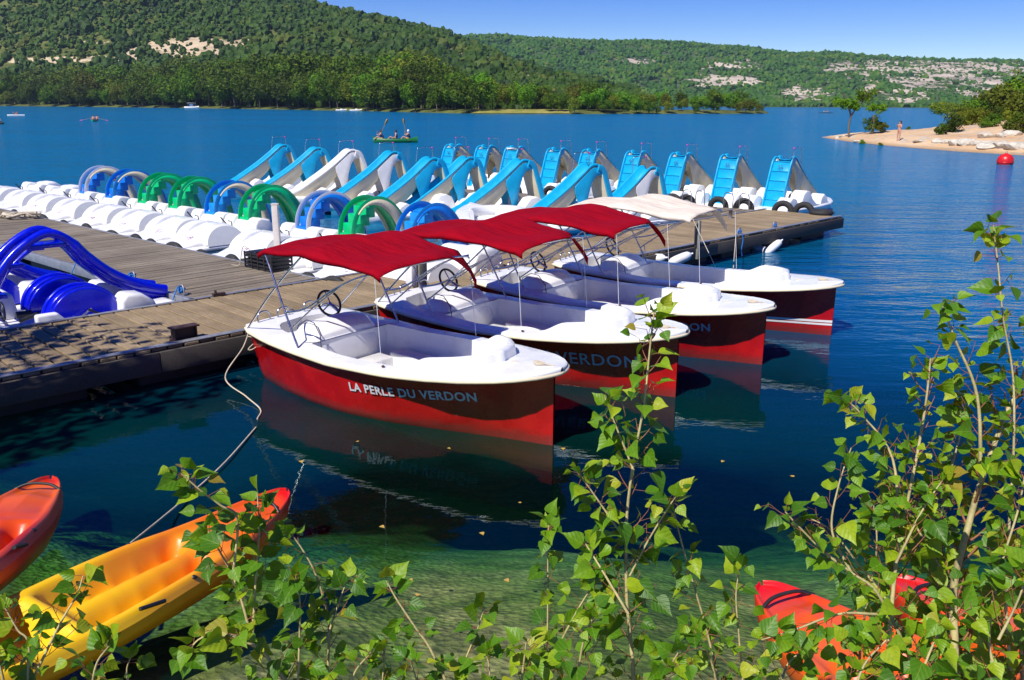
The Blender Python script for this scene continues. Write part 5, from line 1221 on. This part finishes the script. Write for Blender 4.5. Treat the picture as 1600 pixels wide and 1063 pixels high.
for s_, lb in ((-1, 'magenta paddle on the left of the small green kayak'), (1, 'magenta paddle on the right of the small green kayak')):
    a = p + Vector((s_ * .4, -.1, .6)); paddle(a, a + Vector((s_ * 1.6, -.1, -.35)), lb, 'pink')
p = kayak_small(25, 181, 'gel2', 4.0, .1, 'white low boat with two sunbathers at the far left of the lake')
seated('left sunbather seated on the white low boat', p + Vector((-.5, 0, 0)), .1, 0, 'rest', z=.2, top=False, shorts='navy'); seated('right sunbather seated on the white low boat', p + Vector((.5, 0, 0)), 3.2, 0, 'rest', z=.2, top=False, shorts='redc')
p = kayak_small(2, 194, 'wood', 3.2, -1.2, 'wooden coloured kayak cut by the left edge of the photo'); seated('bare chested paddler at the very left edge', p + Vector((-.1, -.2, 0)), -1.3, .05, 'rest', z=.18, top=False, shorts='redc')
p = kayak_small(1290, 177, 'darkb', 6.0, .05, 'dark small boat with two people in the far channel'); seated('left person in the far dark boat', p + Vector((-.8, 0, .1)), 0, 0, 'rest', z=.3, cloth='gel2'); seated('right person in the far dark boat', p + Vector((.9, 0, .1)), PI, 0, 'rest', z=.3, cloth='redc')
def far_boat(px, D, L, label, roof=True):
    a, y, _ = ray(px, 170); x = a / y * D; t = thing('moored_boat', label, 'boat', (x, D, 0), .08); k = L / 6
    MB().loft([[(x_ * k, -w_ * k, z * k), (x_ * k, -w_ * .8 * k, -.1), (x_ * k, w_ * .8 * k, -.1), (x_ * k, w_ * k, z * k)] for x_, w_, z in ((-3, .9, .7), (-1, 1.1, .7), (1.5, .9, .8), (3, .08, 1.05))], True, True, True).build('hull', M['gel'], t)
    if roof:
        MB().box((-.2 * k, 0, 2.2 * k), (3.0 * k, 1.7 * k, .12)).build('roof', M['gel'], t, bevel=.04); MB().box((0, 0, 1.3 * k), (1.5 * k, 1.2 * k, 1.0 * k)).build('cabin', M['panel'], t, bevel=.05)
        for sx in (-1.6, 1.2):
            for sy in (-.75, .75): MB().tube([(sx * k, sy * k, .6 * k), (sx * k, sy * k, 2.2 * k)], .04, 5).build('roof_pole', M['steel'], t)
    else: MB().box((.2 * k, 0, .9 * k), (1.2 * k, .9 * k, .4 * k)).build('cabin', M['gel2'], t, bevel=.05)
far_boat(300, 478, 7.5, 'white motorboat with flat roof moored under the wooded shore'); far_boat(533, 378, 4.5, 'low white boat moored on the wooded shore, left of a pair', False); far_boat(556, 370, 5, 'low white boat moored on the wooded shore, right of a pair', False)
for q_, (px, D, w_) in enumerate(((60, 628, 10), (285, 508, 9), (375, 462, 12), (440, 430, 7), (560, 376, 10), (800, 292, 14), (850, 296, 16), (960, 305, 8), (1120, 328, 14))):
    pass
# buoy
p = P(1570, 257, 0); t = thing('buoy', 'large round red mooring buoy floating near the right edge', 'buoy', (p.x, p.y, 0))
MB().lathe([(.02, -.28), (.26, -.22), (.42, -.02), (.47, .18), (.42, .40), (.28, .56), (.08, .63), (.07, .66), (.02, .66)], seg=28).build('ball', M['redc'], t); MB().tube([(.06 * math.cos(k * PI / 6), 0, .70 + .06 * math.sin(k * PI / 6)) for k in range(13)], .012, 6).build('ring', M['steel'], t); MB().lathe([(.455, .09), (.478, .12), (.455, .15)], seg=28).build('seam_band', M['redc'], t)
# bather on the spit
D_ = 78; x, y, z = at_px(1407, D_); tb = thing('person', 'bather in a bikini standing on the sandy spit with hands at the face', 'person', (x, y, z), R(200))
J = [(0, 0, .90, .135), (0, 0, 1.08, .105), (0, 0, 1.30, .13), (0, 0, 1.42, .05), (.01, 0, 1.54, .085), (.01, 0, 1.62, .08), (0, .10, .80, .09), (0, .12, .46, .06), (0, .13, .06, .035), (.12, .14, .02, .03), (0, -.10, .80, .09), (.03, -.12, .46, .06), (-.02, -.13, .06, .035), (.10, -.14, .02, .03),
     (0, .19, 1.36, .05), (.06, .27, 1.12, .04), (.18, .10, 1.36, .03), (0, -.19, 1.36, .05), (.06, -.27, 1.12, .04), (.18, -.10, 1.40, .03)]
figure('body', J, [(0, 1), (1, 2), (2, 3), (3, 4), (4, 5), (0, 6), (6, 7), (7, 8), (8, 9), (0, 10), (10, 11), (11, 12), (12, 13), (2, 14), (14, 15), (15, 16), (2, 17), (17, 18), (18, 19)], M['skin'], tb, 2)
figure('bikini_bottom', [(0, 0, .93, .145), (0, .03, .84, .12)], [(0, 1)], M['redc'], tb); figure('bikini_top', [(.02, .08, 1.28, .09), (.02, -.08, 1.28, .09)], [(0, 1)], M['redc'], tb)
MB().lathe([(.02, .11), (.08, .09), (.10, .02), (.10, -.10), (.06, -.2)], (-.03, 0, 1.6)).build('hair', M['hair'], tb)

# ================================================================ SIT-ON KAYAKS
KL = 3.7
def kw(x):
    t = x / KL; return max(.012, .385 * (math.sin(PI * min(1, max(0, t))) ** .44) * (1 if t < .5 else 1 - .12 * (t - .5) * 2))
def ks(x): t = x / KL; return .26 + .02 * math.cos(t * 9) + .16 * max(0, (t - .72) / .28) ** 1.6 + .08 * max(0, (.2 - t) / .2) ** 1.5
def kd(x, v):           # deck height, v across -1..1
    z = ks(x); a = abs(v); w_ = kw(x)
    def bump(c, s): return math.exp(-((x - c) / s) ** 2)
    def box(a0, a1, e=.07): return smooth((x - a0) / e) * smooth((a1 - x) / e)
    rim = .03 * math.exp(-((a - .82) / .12) ** 2); inn = 1 - smooth((a - .60) / .16)
    z += rim; z -= .035 * smooth((a - .9) / .1)
    seat = box(.95, 1.52, .12); foot = box(1.60, 2.75, .1); tank = box(.28, .82, .1)
    z -= .14 * seat * inn; z -= .05 * tank * inn
    chan = math.exp(-((a - .40) / .20) ** 2); z -= .15 * foot * chan * 1.0 ; z -= .03 * foot * inn
    for c in (1.75, 1.95, 2.15, 2.35, 2.55): z += .022 * bump(c, .035) * chan
    z += .05 * bump(1.56, .06) * inn + .06 * bump(.88, .06) * inn
    z += .04 * box(2.8, 3.5, .25) * (1 - a * 1.1)
    z += .012 * math.sin(x * 14) * inn * box(2.8, 3.3, .1)
    return z
def kayak(label, mat, tail, bow, roll=0.):
    d = bow - tail; L = d.length; X = d.normalized(); Yv = Vector((0, 0, 1)).cross(X).normalized(); Zv = X.cross(Yv)
    t = thing('sit_on_kayak', label, 'kayak', tail); m3 = Matrix((X, Yv, Zv)).transposed() @ Matrix.Rotation(roll, 3, 'X'); t.rotation_euler = m3.to_euler(); k = L / KL; t.scale = (k, k, k)
    xs = np.linspace(.0, KL, 96)
    MB().grid(lambda u, v: (u * KL, (-1 + 2 * v) * kw(u * KL), kd(u * KL, -1 + 2 * v)), 110, 40).build('deck', M[mat], t)
    rings = []
    for x in np.linspace(0, KL, 40):
        w_ = kw(x); z = kd(x, 1); tt = x / KL; zb = -.02 + .20 * max(0, (tt - .8) / .2) ** 1.5 + .14 * max(0, (.15 - tt) / .15) ** 1.3
        rings.append([(x, -w_, z), (x, -w_ * 1.03, z - .05), (x, -w_ * .97, z * .6 + zb * .4), (x, -w_ * .8, zb + .05), (x, -w_ * .45, zb), (x, 0, zb + .02), (x, w_ * .45, zb), (x, w_ * .8, zb + .05), (x, w_ * .97, z * .6 + zb * .4), (x, w_ * 1.03, z - .05), (x, w_, z)])
    MB().loft(rings, False, False, True).build('hull', M[mat], t)
    for xh in (KL - .28, .22): 
        w_ = kw(xh); MB().tube(spline([(xh, -w_ * .9, kd(xh, .9) + .0), (xh + .02, -w_ * .4, kd(xh, 0) + .05), (xh + .02, w_ * .4, kd(xh, 0) + .05), (xh, w_ * .9, kd(xh, .9))], 5), .012, 6).build('carry_strap', M['black'], t)
    for xp, vp in ((1.2, -.92), (1.2, .92), (2.4, -.92), (2.4, .92)): MB().lathe([(.02, 0), (.026, .008), (.01, .018)], (xp, vp * kw(xp) * .97, kd(xp, vp) - .005), seg=10).build('strap_eye', M['black'], t)
    for xp in (1.3, 2.0, 2.5, .5): 
        for s in (-1, 1): MB().lathe([(.016, 0), (.016, .004)], (xp, s * .37 * kw(xp), kd(xp, .37 * s) + .002), seg=10).build('scupper_hole', M['black'], t)
    MB().tube([(1.9, -kw(1.9) * .97, .30), (2.1, -kw(2.1) * 1.0, .27)], .014, 6).build('side_handle', M['black'], t)
    return t
kayak('yellow sit-on kayak fading to orange and red at the bow, lying in the shallows', 'kyel', Vector((-3.36, 3.1, .42)), P(440, 836, .08), .14)
kayak('red and orange sit-on kayak at the left edge of the photo', 'kred', Vector((-3.12, 2.85, .95)), Vector((-3.80, 6.42, .02)), .10)
kayak('orange sit-on kayak with red nose and dark strap behind the lower right leaves', 'korg', Vector((2.35, 1.0, 1.42)), P(1214, 1020, .22), -.15)
kayak('orange sit-on kayak mostly hidden behind leaves, farthest right', 'korg', Vector((3.9, 1.3, 1.35)), P(1400, 1010, .2), .1)
# ================================================================ POPLAR SAPLINGS IN FRONT
def leaf_mesh(seed):
    g = random.Random(seed); out = [(0, 0), (.02, .17), (.09, .36), (.20, .45), (.34, .43), (.50, .33), (.66, .20), (.82, .085), (1, 0)]
    fold = g.uniform(.15, .5); curl = g.uniform(-.1, .35); tw = g.uniform(-.25, .25); ser = g.uniform(.0, .02)
    def z(x, y): return fold * abs(y) - curl * x * x + tw * x * y + .05 * math.sin(x * 9 + seed) * abs(y)
    v = []; 
    for i, (x, h) in enumerate(out):
        hh = h * (1 + (ser if i % 2 else -ser) * 3)
        for s in (1, .5, 0, -.5, -1): v.append((x - .06 * abs(s) * (1 if x < .3 else 0), s * hh, z(x, s * hh)))
    f = [(i * 5 + j, (i + 1) * 5 + j, (i + 1) * 5 + j + 1, i * 5 + j + 1) for i in range(8) for j in range(4)]
    me = bpy.data.meshes.new('leaf'); S = .060; me.from_pydata([(a * S, b_ * S, c * S) for a, b_, c in v], [], f); me.polygons.foreach_set('use_smooth', [True] * len(f)); me.materials.append(M['leaf']); return me
LM = [leaf_mesh(s) for s in range(8)]
def place_leaf(plant, base, org, direction, size, cnt):
    g = rnd; X_ = direction.normalized()
    view = (Vector((0, 0, H)) - base).normalized(); up = (Vector((0, 0, 1)) * g.uniform(.2, 1.1) + view * g.uniform(-.3, 1.0) + Vector((g.uniform(-.8, .8), g.uniform(-.8, .8), g.uniform(-.4, .4))))
    Zv = (up - X_ * up.dot(X_)).normalized(); Yv = Zv.cross(X_)
    if cnt[0] < 300:
        o = link('leaf', LM[g.randrange(8)], plant); m = Matrix((X_, Yv, Zv)).transposed().to_4x4(); m = Matrix.Translation(base - org) @ m @ Matrix.Scale(size, 4); o.matrix_local = m
    cnt[0] += 1
def sapling(label, stems, dens=1., big=1.):
    base = PT(stems[0][0][0][0], stems[0][0][0][1], stems[0][1]); ground = Vector((base.x * .97, base.y - .05, float(near_z(np.array([base.x]), np.array([base.y]))[0]) - .02))
    t = thing('poplar_sapling', label, 'sapling', ground, 0, 'poplar saplings on the near bank'); cnt = [0]; woody = MB(); green = MB()
    for si, st in enumerate(stems):
        path, dep, r0, twl, step = st; n = len(path)
        d1 = dep + rnd.uniform(-.08, .08) if si else dep
        pts = [PT(x, y, dep + (d1 - dep) * k / max(1, n - 1) * 1.0) for k, (x, y) in enumerate(path)]
        if si == 0: pts = [ground, ground.lerp(pts[0], .5)] + pts
        pts = spline(pts, 6); m = len(pts); woody.tube([p - ground for p in pts], [r0 * (1 - .8 * k / m) + .0008 for k in range(m)], 6)
        Ltot = sum((pts[k + 1] - pts[k]).length for k in range(m - 1)); s = 0; nxt = Ltot * .10 if si else (pts[0] - pts[6]).length + .0; side = 1; vis = 0
        for k in range(m - 1):
            seg = (pts[k + 1] - pts[k]); L = seg.length; s += L
            while s > nxt:
                nxt += step * rnd.uniform(.6, 1.4) / dens * .72; side = -side; fr = s / Ltot; b = pts[k]
                if b.z < 1.2: continue
                tdir = seg.normalized(); ax = Vector((side * rnd.uniform(.4, 1), rnd.uniform(-.6, .6), 0)); dr = (ax * .8 + tdir * rnd.uniform(.6, 1.1)).normalized()
                tl = twl * (1.15 - .75 * fr) * rnd.uniform(.5, 1.2)
                e = b + dr * tl + Vector((0, 0, .06 * tl)); mid_ = b.lerp(e, .5) + Vector((0, 0, -.08 * tl)); q = spline([b, mid_, e], 4)
                green.tube([p - ground for p in q], [max(.0008, r0 * .30 * (1 - .7 * j / len(q))) for j in range(len(q))], 5)
                nl = max(3, int(tl / .024))
                for j in range(nl):
                    f_ = .25 + .75 * j / (nl - 1); p = q[min(len(q) - 1, int(f_ * (len(q) - 1)))]; last = j == nl - 1
                    sd = 1 if j % 2 else -1; lat = dr.cross(Vector((0, 0, 1))); lat = lat.normalized() if lat.length > .05 else Vector((1, 0, 0))
                    pd = (dr * rnd.uniform(.2, .9) + lat * sd * rnd.uniform(.5, 1.1) + Vector((rnd.uniform(-.4, .4), rnd.uniform(-.4, .4), rnd.uniform(-.5, .5)))).normalized(); pl = rnd.uniform(.012, .038)
                    pe = p + pd * pl + Vector((0, 0, -.004)); green.tube([p - ground, pe - ground], .0007, 4)
                    sz_ = (rnd.uniform(.55, 1.15) if not last else rnd.uniform(.4, .75)) * big * (1 - .25 * fr)
                    place_leaf(t, pe, ground, pd + Vector((0, 0, -rnd.uniform(.0, 1.1))), sz_, cnt)
        # tip leaves
        for j in range(5):
            p = pts[-1 - j]; pd = (Vector((rnd.uniform(-1, 1), rnd.uniform(-.6, .6), rnd.uniform(-.2, 1)))).normalized(); pe = p + pd * .02; green.tube([p - ground, pe - ground], .0007, 4); place_leaf(t, pe, ground, pd, rnd.uniform(.5, .9) * big, cnt)
    woody.build('stem', M['stem'], t); green.build('twigs', M['twig'], t)['kind'] = 'stuff'
    return cnt[0]
NL = []
NL.append(sapling('tall single poplar sapling in front of the VERDON lettering, centre right', [([(990, 1090), (984, 990), (979, 926), (979, 815), (990, 721), (1006, 633), (1016, 540), (1022, 488)], 2.15, .0055, .13, .034), ([(982, 960), (940, 890), (915, 850)], 2.1, .003, .07, .04), ([(981, 850), (940, 790), (905, 740)], 2.1, .0025, .06, .04), ([(990, 735), (960, 660), (945, 620)], 2.15, .0022, .05, .04), ([(984, 900), (1010, 850), (1040, 800), (1060, 770)], 2.15, .0022, .06, .045)], 1., 1.05))
NL.append(sapling('thin poplar shoot just right of the tall single sapling', [([(1122, 1090), (1107, 997), (1090, 935), (1072, 874), (1058, 820), (1051, 788)], 2.25, .0035, .06, .055)]))
NL.append(sapling('small straight poplar shoot left of the tall single sapling', [([(850, 1095), (855, 997), (856, 920), (856, 850), (858, 812)], 2.3, .003, .045, .05), ([(846, 1080), (868, 1020), (908, 944), (935, 905)], 2.2, .003, .06, .05)]))
NL.append(sapling('largest poplar with pale thick trunk at the right edge', [([(1490, 1100), (1492, 1019), (1491, 914), (1513, 823), (1533, 753), (1569, 655), (1597, 592), (1625, 500)], 2.5, .0155, .20, .042), ([(1533, 753), (1527, 620), (1492, 530), (1471, 474)], 2.45, .005, .10, .04)], .85, 1.15))
NL.append(sapling('slim tall shoot with big leaves reaching highest at the right edge', [([(1578, 1105), (1572, 950), (1578, 800), (1584, 700), (1583, 590), (1568, 500), (1560, 420), (1552, 352)], 2.35, .0045, .08, .045)], .9, 1.2))
NL.append(sapling('bushy middle poplar of the right hand clump with bare twig sections', [([(1382, 1100), (1391, 977), (1400, 880), (1410, 823), (1433, 711), (1447, 627), (1454, 560)], 2.3, .0075, .17, .036), ([(1405, 850), (1395, 718), (1346, 648), (1318, 622)], 2.3, .0035, .08, .036), ([(1400, 880), (1440, 800), (1480, 740)], 2.25, .003, .09, .036), ([(1395, 950), (1340, 880), (1300, 830), (1262, 808)], 2.3, .003, .09, .036)], 1., 1.))
NL.append(sapling('low spreading poplar left in the right hand clump over the orange kayak', [([(1440, 1110), (1380, 942), (1330, 895), (1290, 865), (1250, 825), (1227, 800)], 2.1, .0045, .12, .036), ([(1330, 895), (1300, 830), (1310, 760), (1330, 700)], 2.2, .003, .08, .04), ([(1370, 960), (1310, 960), (1240, 985), (1190, 1000)], 2.1, .003, .09, .045)], .85, 1.))
NL.append(sapling('poplar filling the lower right corner of the photo', [([(1560, 1110), (1545, 1000), (1560, 900), (1590, 800), (1602, 740)], 2.1, .005, .16, .036), ([(1560, 1000), (1590, 940), (1610, 880)], 2.0, .003, .12, .04), ([(1430, 1105), (1445, 1040), (1470, 985), (1500, 950)], 2.0, .003, .11, .036), ([(1330, 1100), (1350, 1040), (1385, 1000)], 2.0, .003, .10, .04)], 1., 1.1))
NL.append(sapling('leafy poplar behind the thick pale trunk in the right hand clump', [([(1500, 1105), (1480, 960), (1465, 850), (1480, 760), (1500, 680), (1510, 620)], 2.7, .006, .17, .032), ([(1475, 900), (1430, 820), (1400, 760)], 2.65, .004, .12, .036)], 1., 1.2))
NL.append(sapling('leafy poplar between the two orange kayaks in the right hand clump', [([(1340, 1105), (1345, 1000), (1360, 920), (1370, 850), (1365, 790)], 2.6, .005, .15, .034), ([(1600, 1100), (1595, 1000), (1600, 900), (1590, 840)], 2.5, .005, .15, .034)], 1., 1.15))
NL.append(sapling('thin poplar shoot left of the red kayak nose', [([(1160, 1100), (1155, 1000), (1150, 930), (1158, 880)], 2.15, .003, .06, .055), ([(1125, 1095), (1110, 1030), (1085, 985)], 2.1, .003, .08, .04), ([(1215, 1100), (1230, 1040), (1265, 1010)], 2.1, .003, .09, .038)]))
NL.append(sapling('poplar leaning over the bow of the yellow kayak', [([(470, 1120), (420, 1030), (395, 997), (378, 940), (364, 900), (345, 865), (325, 830)], 2.1, .005, .12, .04), ([(364, 900), (371, 812), (345, 790), (315, 768), (283, 740)], 2.05, .003, .05, .05), ([(395, 990), (400, 900), (405, 830), (402, 770)], 2.1, .003, .07, .045), ([(400, 1010), (350, 990), (310, 1000), (290, 1030)], 2.0, .003, .08, .045)], 1., 1.1))
NL.append(sapling('arching bare stemmed poplar right of the yellow kayak bow', [([(512, 1110), (514, 980), (504, 930), (490, 890), (470, 855), (451, 830)], 2.15, .004, .07, .045), ([(465, 1090), (468, 1000), (469, 945), (462, 900)], 2.1, .003, .08, .04), ([(510, 1000), (530, 940), (545, 900)], 2.1, .002, .06, .05)], 1., 1.))
NL.append(sapling('small poplar in the lower left corner in front of the kayaks', [([(47, 1105), (45, 1008), (28, 985), (8, 950)], 1.95, .0035, .08, .045), ([(52, 1060), (95, 973), (120, 930), (130, 900)], 1.95, .0028, .06, .045), ([(140, 1100), (150, 1040), (170, 1010)], 1.95, .0028, .06, .05), ([(10, 1095), (0, 1040), (-20, 1000)], 1.95, .0028, .08, .045)], 1., 1.))
NL.append(sapling('leaning reddish poplar shoot over the shallow water', [([(715, 1105), (695, 1061), (670, 1010), (650, 982), (620, 937), (604, 908)], 2.05, .0042, .04, .055)]))
NL.append(sapling('short straight poplar shoot at the bottom centre', [([(715, 1100), (725, 1039), (742, 995), (757, 950)], 2.1, .003, .035, .06)]))
NL.append(sapling('low poplar tuft at the bottom edge left of centre', [([(598, 1100), (600, 1040), (602, 1000)], 2.0, .0025, .05, .05), ([(540, 1100), (555, 1050), (580, 1020)], 2.0, .0025, .06, .045), ([(660, 1100), (650, 1060), (640, 1030)], 2.0, .0025, .05, .05)], 1., .9))
NL.append(sapling('low poplar tuft at the bottom edge right of centre', [([(760, 1100), (765, 1050), (758, 1015)], 2.0, .0025, .06, .045), ([(810, 1100), (818, 1040), (822, 1005)], 2.0, .003, .07, .038), ([(900, 1100), (905, 1040), (915, 990), (930, 960)], 2.0, .003, .09, .036), ([(950, 1100), (1030, 1060), (1060, 1020)], 2.0, .003, .09, .036)], 1., .95))
NL.append(sapling('small poplar shoot at the stern of the yellow kayak', [([(205, 1100), (198, 1050), (205, 1025)], 2.0, .0022, .035, .06)], 1., .8))
M['dryleaf'] = plain('dry_leaf', (.45, .30, .06), .7)
dl_ = LM[2].copy(); dl_.materials.clear(); dl_.materials.append(M['dryleaf'])
for px, py in ((812, 786), (700, 700), (640, 905), (790, 905), (595, 822), (560, 690), (880, 700), (470, 720), (1130, 720), (650, 930), (752, 832), (1010, 700), (1240, 745)):
    q = P(px, py, .006); o = link('floating_leaf', dl_); o.location = q; o.rotation_euler = (0, 0, rnd.uniform(0, 6)); k = rnd.uniform(.5, .9); o.scale = (k, k, .3 * k); tag(o, 'small dry yellow leaf floating on the water', 'leaf', 'dry leaves floating on the water')
# shade trees standing on the bank left of the view
def bank(x, y): return float(near_z(np.array([x]), np.array([y]))[0])
for (x, y, r_, h_, k, lab) in ((-9.2, 5.6, 2.5, 7.6, 1, 'poplar tree on the bank left of the view shading the dock'),):
    t = thing('shade_tree', lab, 'tree', (x, y, bank(x, y) - .1)); c = link('crown', crown_mesh('crown', r_, 2.2, 20, 2600, .11, M['folB'], k + 200)[0], t); c.location = (0, 0, h_ - 2.1)
    q = link('trunk', PROTO[k][1], t); q.scale = (1.6, 1.6, (h_ - 3) * .95)
# ---------------------------------------------------------------- clear air with a little haze
def haze(dens):
    t = NT('haze'); v = t.n('VolumePrincipled') if hasattr(bpy.types, 'ShaderNodeVolumePrincipled') else None
    v.inputs['Color'].default_value = (.55, .72, 1, 1); v.inputs['Density'].default_value = dens; v.inputs['Anisotropy'].default_value = .2
    t.l(v.outputs[0], t.out.inputs['Volume'])
    b = MB(); b.box((400, 1490, 145), (4200, 3100, 310)); o = b.build('haze', t.m); tag(o, 'faint blue haze over the far hills', 'haze', kind='stuff'); o.display_type = 'WIRE'

haze(.00008)
for o in bpy.data.objects:
    if 'label' in o and len(o['label'].split()) > 16: print('LONG', o.name, o['label'])
